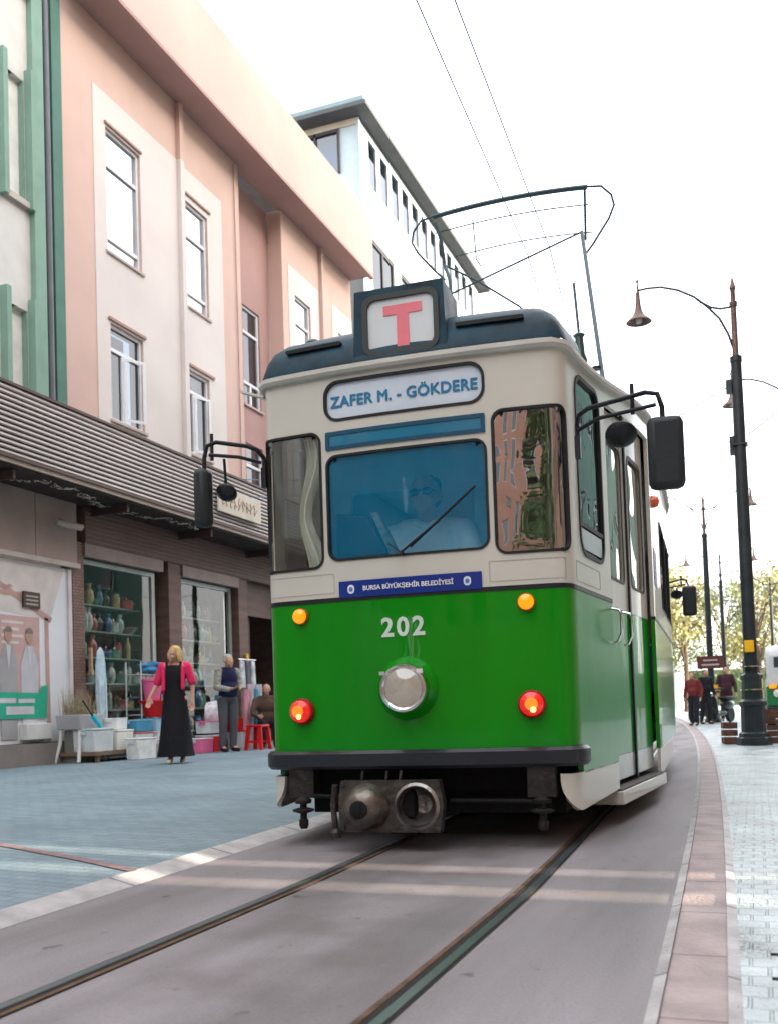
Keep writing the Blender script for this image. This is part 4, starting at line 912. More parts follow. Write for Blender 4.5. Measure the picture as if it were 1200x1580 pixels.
xbox(-15, -9.95, 25.9, 39.9, 18.55, 18.75).build('roof', mat('roof_teal', (.22, .31, .33), .6)); xbox(-15, -9.85, 25.8, 40.0, 18.42, 18.548).build('eaves', mat('eaves_brown', (.09, .095, .10), .7))
xbox(-12.6, FX+.02, 26.33, 26.37, 18.22, 18.41).build('frieze', mat('frieze', (.55, .48, .38), .7))
for z in (16.3, 15.6): xbox(FX+.003, FX+.02, 26.4, 39.6, z, z+.03).build('string_course', twb)
xbox(FX-.04, FX+.03, 26.32, 26.38, 9, 18.4).build('corner_post', mat('tower_pipe', (.4, .5, .54), .5)); MB().cyl((-10.15, 26.1, 18.75), (-10.15, 26.1, 20.6), .02).cyl((-10.3, 26.1, 19.9), (-10.0, 26.1, 19.9), .012).build('antenna', mat('antenna', (.5, .6, .65), .4))
new = [o for o in bpy.data.objects if o not in before and o.parent is None]
for o in new: o.parent = tw; o.location = (-FX, -33, 0)

def simple_building(label, x0, x1, y0, y1, h, m_, face, floors=4, wstep=2.4, ww=1.1, wh=1.5, fm=None):
    """a plain street building whose street face is face='+x' or '-x' or '+y' or '-y'"""
    r = empty('building', ((x0+x1)/2, (y0+y1)/2, 0)); tag(r, label, 'building'); before = set(bpy.data.objects)
    horiz = face[1] == 'x'; a0, a1 = (y0, y1) if horiz else (x0, x1); fl = 3.1; hs_ = []
    for f_ in range(floors):
        a = a0+1.0; zz = 3.9+f_*fl
        while a+ww < a1-.6 and zz+wh < h-.5:
            hs_.append(rc(a, a+ww, zz, zz+wh)); a += wstep
    pos = {'+x': x1, '-x': x0, '+y': y1, '-y': y0}[face]; s = 1 if face[0] == '+' else -1
    mp_ = (lambda a, z: Vector((pos, a, z))) if horiz else (lambda a, z: Vector((a, pos, z)))
    fl_ = (face in ('-x', '+y'))
    panel('wall', rc(a0, a1, 0, h), hs_, mp_, m_, None, .22, flip=fl_)
    mg = (lambda a, z: Vector((pos-s*.12, a, z))) if horiz else (lambda a, z: Vector((a, pos-s*.12, z)))
    for h_ in hs_:
        f = panel('window', h_, [rc(h_[0][0]+.07, h_[2][0]-.07, h_[0][1]+.07, h_[2][1]-.07)], mg, fm or upvc, None, .05, flip=fl_)
        panel('pane', rc(h_[0][0]+.03, h_[2][0]-.03, h_[0][1]+.03, h_[2][1]-.03), [], (lambda a, z: mg(a, z)-(Vector((s*.02, 0, 0)) if horiz else Vector((0, s*.02, 0)))), wgl, f, 0, flip=fl_)
    e = .5
    bx = [x0, x1, y0, y1]
    if face == '+x': bx[1] -= e
    if face == '-x': bx[0] += e
    if face == '+y': bx[3] -= e
    if face == '-y': bx[2] += e
    MB().b2(bx[0], bx[1], bx[2], bx[3], 0, h-.02).build('core', mat('core_dark', (.08, .08, .08), .9))
    MB().b2(x0-.2, x1+.2, y0, y1, h, h+.3).build('roof', m_)
    # side walls
    if horiz:
        for yy in (y0, y1-.02): MB().b2(x0+.23, x1-.23, yy-.001, yy+.021, 0, h-.01).build('side_wall', m_)
    else:
        for xx in (x0, x1-.02): MB().b2(xx-.001, xx+.021, y0+.23, y1-.23, 0, h-.01).build('side_wall', m_)
    new = [o for o in bpy.data.objects if o not in before and o.parent is None]
    for o in new: o.parent = r; o.location = -r.location
    return r
salm = mat('plaster_salmon', (.50, .27, .20), .85, var=.1); tan_ = mat('plaster_tan', (.50, .42, .32), .85, var=.1); whp = mat('plaster_white', (.62, .63, .6), .85, var=.07)
simple_building('tan building on the right side of the street behind the camera', 7.5, 16, -30, -7, 18.4, tan_, '-x')
simple_building('salmon building on the right side of the street beside the camera', 7.5, 16, -7, 3.86, 18.4, salm, '-x')
simple_building('white building on the right side of the street ahead', 7.5, 16, 4.56, 25.5, 19.6, mat('plaster_brown', (.30, .20, .15), .85, var=.1), '-x')
simple_building('teal building at the bend on the right side of the street', 8.5, 16, 25.7, 42, 13.5, mat('plaster_teal', (.10, .19, .165), .85, var=.1), '-x')
simple_building('salmon building closing the street behind the camera', -10, 7.2, -36, -28, 17, salm, '+y', floors=5)
simple_building('white building on the left side of the street behind the camera', -18, -10.3, -27.5, -9.2, 12, whp, '+x')
simple_building('low tan building on the left side beyond the white tower', -18, -10.3, 39.8, 60, 11, tan_, '+x')
simple_building('pale far building at the street bend behind the tram', -13, -5.4, 74, 84, 16.5, mat('plaster_pale', (.6, .68, .72), .85), '-y')
pier = MB().b2(7.5, 16, 4.06, 4.40, 0, 18.4).build('streak_pier', whp); tag(pier, 'unseen white pier added in the right alley to split the sunlight', 'wall')  # unseen pier, added to split the low sun into streaks on the road

# ------------------------------------------------------------------ poster / hoarding and things by the shop
ho = empty('billboard', (-10.2, 10.4, 0)); tag(ho, 'pale advertising poster with two men in suits and a green banner at the left edge', 'billboard'); before = set(bpy.data.objects)
PX = -10.16
xbox(-10.219, PX, 8.05, 12.66, .43, 3.15).build('board', mat('poster_pale', (.72, .75, .78), .5, var=.08, vs=.8))
xbox(PX+.001, PX+.03, 12.62, 12.70, .43, 3.15).build('board_edge', mat('poster_edge', (.62, .58, .57), .5))
def flat(nm, poly, m_, d): return MB().prism([(PX+d, y, z) for y, z in poly], (.003, 0, 0)).build(nm, m_)
pk = mat('poster_pink', (.50, .30, .27), .5); lb = mat('poster_beige', (.66, .60, .57), .5)
flat('gable_field', [(8.1, 2.6), (8.1, 3.12), (12.55, 3.12), (12.2, 2.3)], lb, .001)
flat('gable_beam', [(10.2, 3.12), (10.4, 3.12), (12.25, 2.34), (12.2, 2.26)], pk, .005); flat('gable_beam', [(9.4, 2.62), (9.4, 2.68), (11.6, 2.68), (11.6, 2.62)], pk, .009)
flat('gable_post', [(12.10, .45), (12.18, .45), (12.16, 2.32), (12.08, 2.35)], pk, .005); flat('gable_brace', [(10.9, 2.68), (10.95, 2.68), (11.4, 2.74), (11.35, 2.78)], pk, .013)
flat('brick_panel', rc(11.05, 11.95, .9, 2.32), mat('poster_brick', (.55, .36, .33), .5), .0092)
for k in range(4): flat('poster_line', rc(11.15, 11.5+.1*(k % 2), 1.9+k*.1, 1.94+k*.1), lb, .0125)
suit = [mat('suit_grey', (.38, .37, .38), .6), mat('suit_light', (.52, .52, .56), .6)]; sk2 = mat('poster_skin', (.48, .29, .22), .5); hr2 = mat('poster_hair', (.22, .18, .16), .6)
for y0, m_ in ((11.28, suit[0]), (11.72, suit[1])):
    flat('printed_suit', [(y0-.16, .5), (y0+.16, .5), (y0+.19, 1.6), (y0+.08, 1.88), (y0-.08, 1.88), (y0-.19, 1.6)], m_, .016)
    flat('printed_shirt', [(y0-.05, 1.88), (y0+.05, 1.88), (y0, 1.5)], mat('print_white', (.6, .6, .62), .5), .0195)
    flat('printed_head', [(y0+.075*math.cos(t*math.pi/8), 2.02+.11*math.sin(t*math.pi/8)) for t in range(16)], sk2, .0196)
    flat('printed_hair', [(y0+.08*math.cos(t*math.pi/8), 2.07+.085*math.sin(t*math.pi/8)) for t in range(9)], hr2, .023)
bn = flat('banner', [(10.3, .80), (12.06, .80), (12.10, 1.30), (11.95, 1.28), (11.9, 1.18), (10.3, 1.2)], mat('banner_green', (.03, .40, .26), .5), .028)
for a, c, z0, z1 in ((11.2, 11.78, .86, .98), (11.0, 11.4, 1.03, 1.10), (11.45, 11.8, 1.03, 1.09)): flat('banner_text', rc(a, c, z0, z1), mat('print_white', (.6, .6, .62), .5), .032)
xbox(PX+.002, PX+.14, 11.5, 12.05, .48, .72).build('white_box', mat('box_white', (.68, .68, .66), .5), bevel=.01)
new = [o for o in bpy.data.objects if o not in before and o.parent is None]
for o in new: o.parent = ho; o.location = -ho.location
ws = xbox(-10.15, -10.12, 11.59, 11.95, 2.46, 2.70).build('wall_sign', mat('sign_brown', (.06, .045, .035), .5)); tag(ws, 'small dark brown sign fixed on the pale poster wall', 'sign')
for k in range(3): MB().b2(-10.119, -10.116, 11.64, 11.9, 2.5+k*.06, 2.525+k*.06).build('sign_line', mat('sign_line', (.4, .34, .28), .5), ws)
pl = empty('planter', (-9.75, 12.35, .1)); tag(pl, 'grey planter on white flared legs with dry grass in front of the poster', 'planter')
MB().box((0, 0, .62), (.42, .52, .22), taper=1.1).build('pot', mat('planter_grey', (.42, .41, .42), .7), pl, bevel=.01)
lg = MB()
for sx in (-1, 1):
    for sy_ in (-1, 1):
        o_ = MB().tube([(sx*.17, sy_*.21, .62), (sx*.18, sy_*.24, .3), (sx*.22, sy_*.32, .01)], .028).build('leg', mat('planter_white', (.7, .68, .64), .5), pl)
MB().box((0, 0, .25), (.3, .36, .5)).build('core', mat('planter_dark', (.2, .19, .17), .8), pl)
b = MB()
for k in range(260):
    x, y = random.uniform(-.18, .18), random.uniform(-.24, .24); a = random.uniform(0, 6.3); h_ = random.uniform(.18, .5); l_ = random.uniform(0, .15)
    d = Vector((math.cos(a), math.sin(a), 0))*.006; t_ = Vector((x+math.cos(a*3)*l_, y+math.sin(a*3)*l_, .73+h_)); b.add([Vector((x, y, .70))-d, Vector((x, y, .70))+d, t_], [(0, 1, 2)])
b.build('dry_grass', mat('dry_grass', (.35, .30, .2), .8, var=.4, vs=20), pl)
cc = empty('security_camera', (-10.1, 12.3, 3.82)); tag(cc, 'white bullet security camera under the awning at the left', 'security camera')
MB().cyl((.1, -.02, 0), (.26, .30, -.04), .05).cyl((.08, -.06, .01), (.27, .32, -.03), .045).build('housing', mat('cam_white', (.5, .47, .43), .5), cc); MB().tube([(0, 0, .1), (.1, .06, .08), (.17, .12, 0)], .02).build('bracket', mat('cam_white', (.5, .47, .43), .5), cc)
MB().cyl((.262, .305, -.04), (.266, .312, -.041), .04).build('lens', mat('cam_lens', (.01, .01, .01), .1), cc)
ns = empty('name_board', (-9.22, 16.6, 4.80)); tag(ns, 'cream shop name board hung on the slatted awning band', 'sign')
MB().box((0, 0, 0), (.04, 1.65, .46)).build('board', mat('board_cream', (.62, .56, .46), .6), ns)
b = MB(); xs = -.7
for k in range(9): b.tube([(.024, xs+k*.155+.02*math.sin(j*2.1+k), -.11+.22*(j/5)+.01*math.cos(j*3+k)) for j in range(6)], .009, 6); b.tube([(.024, xs+k*.155, -.1+.2*((k*3) % 4)/3), (.024, xs+k*.155+.1, -.05+.12*((k*5) % 3)/2)], .008, 6)
b.build('script_line', mat('script_brown', (.3, .2, .14), .6), ns)
b = MB()  # loose pale slivers imitate reflections on the awning soffit
for k in range(300):
    y = random.uniform(9, 15.5); x = -9.62-.2*math.sin(y*2)+random.uniform(-.08, .08); b.box((x, y, 4.225-abs(.05*math.sin(y*5))), (.012, random.uniform(.02, .10), .006), rz=random.uniform(-1, 1))
for k in range(40): pass
gl_ = b.build('soffit_glints', mat('soffit_glint', (.7, .68, .62), .3, .3)); tag(gl_, 'pale slivers standing in for reflections on the dark awning underside', 'glint', kind='stuff')

# goods inside the shop windows
def shelf(label, y0, y1, x0=-10.72):
    r = empty('display_shelf', (x0, (y0+y1)/2, 0)); tag(r, label, 'shelf'); L = y1-y0
    for z in (.45, .9, 1.35, 1.8, 2.25, 2.7): MB().box((0, 0, z), (.4, L, .025)).build('board', mat('shelf_board', (.2, .26, .24), .3), r)
    for yy in (-L/2, 0, L/2): MB().box((-.18, yy, 1.5), (.03, .03, 3.0)).build('upright', mat('shelf_metal', (.3, .32, .3), .4, .5), r)
shelf('metal display shelf of glassware behind the left shop window', 13.2, 15.1); shelf('metal display shelf of housewares behind the right shop window', 16.1, 17.9)
def _free(o):
    me = o.data; bpy.data.objects.remove(o); return me
wcols = [(.75, .8, .78), (.5, .65, .6), (.15, .3, .22), (.65, .08, .06), (.7, .55, .25), (.08, .2, .45), (.85, .85, .82), (.6, .25, .35), (.2, .5, .4), (.05, .06, .05)]
profs = dict(vase=[(.04, 0), (.07, .08), (.06, .18), (.03, .24), (.045, .30)], jar=[(.06, 0), (.065, .02), (.065, .16), (.05, .18), (.052, .21), (.02, .23)], bowl=[(.04, 0), (.05, .015), (.09, .07), (.11, .10)], pot=[(.09, 0), (.095, .01), (.095, .13), (.10, .135), (.03, .16), (.02, .19)], bottle=[(.035, 0), (.04, .02), (.04, .2), (.015, .26), (.015, .32)])
protos = {}
for side, (y0, y1), lab in (('l', (13.25, 15.05), 'left'), ('r', (16.15, 17.85), 'right')):
    for z in (.465, .915, 1.365, 1.815, 2.265, 2.715):
        y = y0
        while y < y1:
            kd = random.choice(list(profs)); ci = random.randrange(len(wcols)); key = (kd, ci)
            if key not in protos:
                m_ = mat('ware_%d' % ci, tuple(c*.55 for c in wcols[ci]), .15, coat=.8, var=.4, vs=12); protos[key] = _free(MB().lathe(profs[kd], n=14).build(kd, m_))
            o = bpy.data.objects.new(kd, protos[key]); COL.objects.link(o); o.location = (-10.62+random.uniform(-.06, .06), y, z); o.scale = (1, 1, random.uniform(1.0, 1.4)); o.scale.x = o.scale.y = random.uniform(1.1, 1.5)
            tag(o, 'kitchen %s on the display shelf behind the %s shop window' % (kd, lab), kd, 'wares on the shop shelves'); y += random.uniform(.13, .2)
# goods outside
def cols(n, c, **k): return mat(n, c, **k)
plw = cols('plastic_white', (.62, .66, .67), rough=.4, var=.1, vs=6); plb = cols('plastic_blue', (.06, .28, .45), rough=.35); plp = cols('plastic_pink', (.78, .16, .34), rough=.35); plr = cols('plastic_red', (.62, .012, .015), rough=.35)
def crate(label, x, y, z, d, m_, lid=None, group=None, nm='storage_box'):
    r = empty(nm, (x, y, z), random.uniform(-.1, .1)); tag(r, label, 'box', group)
    MB().box((0, 0, d[2]*.46), (d[0], d[1], d[2]*.92), taper=1.05).build('tub', m_, r, bevel=.012)
    MB().box((0, 0, d[2]*.96), (d[0]*1.09, d[1]*1.09, d[2]*.08)).build('lid', lid or m_, r, bevel=.008)
    for s in (-1, 1): MB().box((0, s*d[1]*.56, d[2]*.8), (.12, .02, .05)).build('clip', lid or m_, r)
tb_ = empty('display_table', (-9.62, 13.2, .1)); tag(tb_, 'low dark display table under the boxes outside the left shop window', 'table')
MB().box((0, 0, .13), (.7, 2.2, .05)).build('top', mat('table_wood', (.2, .13, .09), .6), tb_)
for sx in (-.3, .3):
    for s_ in (-1.0, 1.0): MB().box((sx, s_, .053), (.05, .05, .106)).build('leg', mat('table_wood', (.2, .13, .09), .6), tb_)
Z0 = .256
crate('grey white storage box at the left end of the low display table', -9.5, 12.35, Z0, (.4, .42, .36), plw, cols('lid_pale', (.55, .62, .64), rough=.4))
crate('white storage box second from the left on the display table', -9.5, 12.86, Z0, (.4, .44, .32), cols('plastic_ivory', (.72, .72, .66), rough=.4))
crate('small white box stacked on the second storage box', -9.52, 12.88, Z0+.325, (.3, .3, .18), cols('plastic_snow', (.74, .76, .76), rough=.4))
crate('white printed box in the middle of the display table', -9.5, 13.38, Z0, (.4, .46, .26), plw, cols('lid_red', (.5, .1, .08), rough=.4))
crate('clear white storage box at the right end of the display table', -9.5, 13.98, Z0, (.4, .48, .26), cols('plastic_milk', (.66, .64, .62), rough=.4), plw)
crate('blue lidded box stacked on the middle of the table', -9.52, 13.45, Z0+.265, (.36, .40, .20), plb, cols('lid_aqua', (.25, .5, .6), rough=.4))
crate('pale blue box under the red basin', -9.52, 13.98, Z0+.265, (.36, .44, .22), cols('plastic_pale_blue', (.3, .48, .6), rough=.4), plb)
def tub(nm, label, cat, loc, prof, m_, handle=True, n=24, group=None):
    r = MB().lathe(prof, n=n, caps=False); rr0, z0 = prof[0]; r.lathe([(rr0, z0), (.001, z0+.001)], n=n, caps=False)
    o = r.build(nm, m_, None); o.location = loc; tag(o, label, cat, group); return o
tub('bucket', 'tall pink plastic bucket standing in the red basin', 'bucket', (-9.52, 13.95, 1.02), [(.12, 0), (.165, .33), (.185, .34), (.185, .38), (.175, .385), (.155, .33)], plp)
tub('basin', 'bright red plastic basin holding the pink bucket', 'basin', (-9.52, 13.97, .755), [(.14, 0), (.20, .22), (.25, .27), (.245, .285), (.19, .23)], plr)
o = MB().add([(-.02, -.05, .27), (.02, -.05, .27), (.03, .01, .0), (-.01, .01, .0), (-.02, .13, .27), (.02, .13, .27), (.03, .05, .0), (-.01, .05, 0)], [(0, 1, 5, 4), (2, 3, 7, 6), (0, 4, 7, 3), (1, 2, 6, 5), (0, 3, 2, 1), (4, 5, 6, 7)]).build('scoop', plr); o.location = (-9.3, 14.22, .62); tag(o, 'red plastic scoop hanging beside the red basin', 'scoop')
bd = organic('folded_cloth', [('ell', (0, 0, .06), (.16, .22, .07)), ('ell', (.02, .1, .15), (.14, .18, .06)), ('ell', (-.02, -.06, .13), (.13, .2, .05))], cols('cloth_blue', (.05, .2, .38), rough=.9, var=.6, vs=9)); bd.location = (-9.7, 14.15, 1.50); tag(bd, 'bundle of blue and dark cloth on the rack above the pink bucket', 'cloth')
rk = empty('wire_rack', (-9.78, 14.1, .1)); tag(rk, 'thin white wire rack behind the pink bucket', 'rack')
for sx in (-.15, .15):
    for s_ in (-.3, .3): MB().cyl((sx, s_, 0), (sx, s_, 1.6), .012).build('post', plw, rk)
for z in (.7, 1.38): MB().box((0, 0, z), (.32, .62, .015)).build('shelf', plw, rk)
# ironing board
ib = empty('ironing_board', (-9.75, 12.86, .1)); tag(ib, 'pale blue ironing board standing upright among the goods', 'ironing board')
b = MB(); pr = [(-.11, .55), (.11, .55), (.12, 1.1), (.11, 1.5), (.07, 1.72), (0, 1.80), (-.07, 1.72), (-.11, 1.5), (-.12, 1.1)]
b.prism([(0, y, z) for y, z in pr], (.04, 0, 0)); b.build('board', mat('ironing_cloth', (.45, .6, .68), .7, var=.25, vs=7), ib, bevel=.01)
for s in (-1, 1): MB().tube([(.05, s*.09, 1.3), (.07, s*.07, .6), (.05, s*.12, .0)], .012).build('leg', plw, ib)
bm_ = empty('dustpan_brush', (-9.45, 12.25, .62)); tag(bm_, 'turquoise brush with black handle leaning at the brick pillar', 'brush')
MB().box((0, .12, .10), (.06, .26, .05), rx=-.7).build('head', mat('turquoise', (.0, .5, .65), .4), bm_, bevel=.01); MB().cyl((0, .03, .18), (0, -.2, .42), .014).build('handle', blackp, bm_)
tub('waste_bin', 'dark red translucent bin standing behind the shop window', 'bin', (-10.65, 13.95, .5), [(.13, 0), (.20, .62), (.215, .64), (.205, .66), (.19, .62)], cols('bin_maroon', (.16, .05, .06), rough=.25, coat=.5))
o = MB().box((0, 0, 0), (.03, .34, .46), rz=.15).build('wooden_tray', mat('tray_wood', (.42, .28, .18), .6, var=.25, vs=20, stretch=(1, 5, 1))); o.location = (-10.55, 13.35, 2.35); tag(o, 'light wooden tray hung behind the left shop window', 'tray')
o = MB().box((0, 0, 0), (.05, .05, .40)).box((0, 0, -.22), (.07, .07, .05)).build('rolling_pin', mat('tray_wood', (.42, .28, .18), .6)); o.location = (-10.1, 13.10, 1.72); tag(o, 'light wooden rolling pin hanging at the brick pillar', 'rolling pin')
crate('red lidded box leaning low between woman and pram', -9.15, 15.15, .1, (.34, .38, .3), plr, plw)
crate('white box stacked on the red lidded box behind the woman', -9.17, 15.15, .43, (.3, .34, .22), plw, plp)
crate('pink box on the ground just right of the woman', -9.1, 14.72, .1, (.32, .34, .26), plp, plw)
crate('pale printed carton standing in front of the display table', -9.05, 13.62, .1, (.24, .5, .3), cols('carton_print', (.66, .6, .58), rough=.7, var=.35, vs=9), plw)
crate('white carton standing left in front of the display table', -9.08, 12.98, .1, (.24, .42, .34), cols('carton_white', (.75, .75, .72), rough=.7, var=.15, vs=9), plw)
# goods by the second window : toy pram, ball, mats, clothes
pr_ = empty('toy_pram', (-9.3, 15.6, .1), .4); tag(pr_, 'red and white folding pram among the goods beside the woman', 'pram')
MB().box((0, 0, .42), (.35, .5, .22), rx=.3, taper=1.2).build('seat', plr, pr_, bevel=.04); MB().lathe([(.26, -.17), (.30, 0), (.26, .17)], (0, .12, .62), (1, 0, 0), 16).build('canopy', cols('pram_white', (.68, .66, .68), rough=.7, var=.4, vs=8), pr_)
for sx in (-.17, .17):
    for s_ in (-.22, .22): MB().lathe([(.10, -.02), (.11, 0), (.10, .02)], (sx, s_, .11), (1, 0, 0), 16).build('wheel', blackp, pr_)
MB().tube([(-.17, -.22, .11), (-.17, .30, .85), (.17, .30, .85), (.17, -.22, .11)], .014).tube([(-.17, .22, .11), (-.17, -.25, .5), (.17, -.25, .5), (.17, .22, .11)], .012).build('frame', chrome, pr_)
crate('white box with red lid on the ground by the pram', -9.25, 16.35, .1, (.35, .4, .35), plw, plr)
crate('red crate stacked on the white box by the pram', -9.27, 16.35, .46, (.32, .38, .22), plr)
o = MB().lathe([(.18, 0), (.22, .12), (.2, .26), (.1, .3)], n=18).build('beach_ball', plb); o.location = (-9.3, 16.0, .86); tag(o, 'round blue plastic pot on the goods between woman and man', 'pot')
for k, (c, lab) in enumerate((((.62, .3, .36), 'pink rolled mat'), ((.55, .45, .5), 'lilac rolled mat'), ((.05, .32, .46), 'blue rolled mat'), ((.5, .53, .55), 'pale grey rolled mat'))):
    o = MB().cyl((0, 0, 0), (.03, .02, 1.12+.1*(k % 2)), .065, .07, 14).build('rolled_mat', mat('mat_%d' % k, c, .8, var=.5, vs=14, stretch=(1, 1, .2))); o.location = (-9.1, 16.35+.17*k, .1); tag(o, lab+' standing upright right of the grey haired man', 'mat', 'rolled mats standing by the shop door')
cr = empty('clothes_stand', (-9.35, 16.95, .1)); tag(cr, 'grey and white clothes hung on a stand behind the rolled mats', 'clothes stand')
MB().cyl((0, 0, 0), (0, 0, 1.75), .015).cyl((0, -.35, 1.72), (0, .35, 1.72), .012).build('stand', chrome, cr)
for k, c in enumerate(((.5, .55, .58), (.12, .14, .16), (.6, .62, .62))):
    MB().box((.02, -.24+k*.22, 1.42), (.07, .19, .55), taper=.75, rz=.1*k).build('shirt', mat('cloth_%d' % k, c, .9, var=.4, vs=7, bump=.5), cr, bevel=.02)
o = MB().box((0, 0, 0), (.03, .10, .62)).build('yellow_strip', mat('yellow_strip', (.8, .42, .0), .5)); o.location = (-10.12, 18.35, 1.72); tag(o, 'narrow yellow strip board upright beside the dark shop doorway', 'strip board')
def stool(x, y, lab):
    r = empty('plastic_stool', (x, y, .1)); tag(r, lab, 'stool', 'red plastic stools outside the shop')
    MB().box((0, 0, .43), (.32, .32, .04)).build('seat', plr, r, bevel=.012)
    for sx in (-1, 1):
        for s_ in (-1, 1): MB().add([(sx*.15, s_*.15, .41), (sx*.07, s_*.15, .41), (sx*.12, s_*.19, 0), (sx*.19, s_*.19, 0), (sx*.15, s_*.12, .41), (sx*.07, s_*.12, .41), (sx*.12, s_*.16, 0), (sx*.19, s_*.16, 0)], [(0, 1, 2, 3), (7, 6, 5, 4), (0, 3, 7, 4), (1, 5, 6, 2), (0, 4, 5, 1), (3, 2, 6, 7)]).build('leg', plr, r)
    MB().box((0, .155, .15), (.26, .02, .04)).box((0, -.155, .15), (.26, .02, .04)).build('rail', plr, r)
stool(-8.45, 15.65, 'red plastic stool standing empty nearest the tram front'); stool(-8.75, 16.55, 'red plastic stool carrying the seated man')
J2 = dict(J)
brwn = mat('jacket_brown', (.10, .065, .045), .85, bump=.3)
person('man in a brown jacket sitting on a red stool half hidden by the tram', (-8.75, 16.57, .50), R(35), J2, [('jacket', shirt+caps(((.25, -.1, .34), .06, (.27, -.16, .27), .05), ((.27, -.16, .27), .05, (.17, -.34, .31), .04), ((-.25, -.08, .33), .06, (-.27, -.12, .24), .05), ((-.27, -.12, .24), .05, (-.18, -.30, .2), .04)), brwn), ('trousers', tr2, mat('trouser_black', (.015, .015, .018), .8)), ('shoes', caps(((.12, -.42, -.34), .045, (.12, -.53, -.37), .035), ((-.12, -.42, -.34), .045, (-.12, -.53, -.37), .035)), mat('shoe_black', (.01, .01, .012), .4))], dh)

# ------------------------------------------------------------------ lamp posts
pole_m = mat('pole_paint', (.022, .030, .034), .45, var=.3, vs=5, bump=.2, coat=.2); cop = mat('lamp_copper', (.16, .10, .08), .45, .5, .3, 6)
def lamp_post(label, x, y, s=1.0, arms=(-1,), lean=0, group='lamp posts along the street'):
    r = empty('lamp_post', (x, y, 0)); tag(r, label, 'lamp post', group); r.scale = (s, s, s)
    MB().lathe([(.27, 0), (.27, .12), (.23, .14), (.23, .19), (.19, .22), (.185, .62), (.21, .64), (.21, .70), (.16, .74), (.15, 1.05), (.17, 1.07), (.17, 1.12), (.11, 1.16)], n=8).build('base', pole_m, r, 25)
    MB().lathe([(.105, 1.14), (.10, 3.5), (.085, 6.2), (.095, 6.21), (.095, 6.3), (.05, 6.32)], n=16).build('shaft', pole_m, r)
    MB().lathe([(.05, 6.31), (.045, 7.12), (.06, 7.13), (.065, 7.2), (.04, 7.22), (.038, 7.4), (.055, 7.43), (.035, 7.5), (.008, 7.62)], n=12).build('finial', cop if s > .9 else pole_m, r)
    for sg_ in arms:
        A_ = [(.03, 6.45), (.10, 6.70), (.22, 6.97), (.40, 7.20), (.60, 7.40), (.85, 7.56), (1.12, 7.66), (1.35, 7.68), (1.50, 7.67)]
        MB().tube([(sg_*a, 0, z) for a, z in A_], .020, 8).tube([(sg_*.03, 0, 7.13), (sg_*.2, 0, 7.13), (sg_*.35, 0, 7.18), (sg_*.52, 0, 7.31)], .020, 8).build('arm', pole_m, r)
        MB().lathe([(.008, .95), (.012, .88), (.03, .86), (.014, .83), (.02, .68), (.035, .66), (.035, .62), (.04, .5), (.06, .36), (.10, .27), (.19, .19), (.215, .16), (.205, .155), (.05, .24)][::-1], (sg_*1.5, 0, 6.97), n=20, caps=False).build('lamp_shade', cop, r)
        MB().ell((sg_*1.5, 0, 7.17), (.06, .06, .07)).build('bulb', mat('bulb_off', (.7, .7, .65), .3), r)
    return r
lp1 = lamp_post('tall black lamp post in the right foreground with one curved arm', -.06, 16.37, .985)
MB().box((-.01, -.13, 1.58), (.145, .05, .19)).build('yellow_box', mat('box_yellow', (.85, .45, .01), .5), lp1, bevel=.01)
MB().box((-.13, 0, 5.82), (.09, .10, .22)).box((-.12, 0, 4.85), (.08, .1, .30)).box((0, 0, 4.85), (.24, .22, .03)).build('wire_clamp', pole_m, lp1)
MB().tube([(.02, -.2, .9), (.02, -.2, 1.12)], .01)
for z in (1.25, .88): MB().lathe([(.175, 0), (.175, .02)], (0, 0, z), n=16).build('band', chrome, lp1)
lp2 = lamp_post('black lamp post with a brown sign, second beyond the tram side', -1.27, 31.3, .92, (-1, 1))
b2_ = MB().box((0, -.13, 2.0), (.84, .04, .42)).build('sign_panel', mat('sign_maroon', (.10, .035, .03), .5), lp2)
for k in range(2): MB().box((0, -.155, 1.92+k*.15), (.55-.1*k, .006, .05)).build('sign_line', mat('sign_pale', (.5, .42, .4), .5), b2_)
MB().box((.1, -.15, 1.15), (.22, .05, .2)).build('yellow_box', mat('box_yellow', (.85, .45, .01), .5), lp2)
lp3 = lamp_post('thin black lamp post third beyond the tram side', -1.13, 41, .86, (-1, 1)); MB().box((.0, -.15, .9), (.22, .05, .2)).build('yellow_box', mat('box_yellow', (.85, .45, .01), .5), lp3)
lamp_post('distant black lamp post behind the green van at the right edge', .78, 45.7, .79, (-1, 1))
lamp_post('lamp post just outside the right edge whose curved arm reaches in', 1.28, 22, .985, (-1,))
# ------------------------------------------------------------------ overhead wires
wm = mat('wire', (.22, .30, .48), .5)
def wire(label, a, b_, sag=.1, r=.008):
    a, b_ = Vector(a), Vector(b_); n_ = 16
    pts = [a.lerp(b_, k/n_)-Vector((0, 0, sag*4*(k/n_)*(1-k/n_))) for k in range(n_+1)]
    o = MB().tube(pts, r, 6).build('overhead_wire', wm); tag(o, label, 'wire', 'overhead tram wires'); return o
wire('left contact wire running over the tram to the pantograph', (-1.45, -6, 5.30), (-1.95, 9.5, 5.30), 0, .0055)
wire('right contact wire running over the tram to the pantograph', (-1.22, -6, 5.30), (-1.72, 9.5, 5.30), 0, .0055)
wire('left contact wire continuing beyond the pantograph', (-1.95, 9.5, 5.30), (-5.2, 45, 5.5), 0, .006)
wire('right contact wire continuing beyond the pantograph', (-1.72, 9.5, 5.30), (-4.95, 45, 5.5), 0, .006)
wire('span wire from the near lamp post up behind the right tram mirror', (-.2, 16.37, 5.74), (-3.2, 16.5, 4.35), 0, .010)
wire('upper span wire from the near lamp post crossing above the street', (-.19, 16.37, 4.85), (-10.3, 17.2, 5.6), .25, .009)
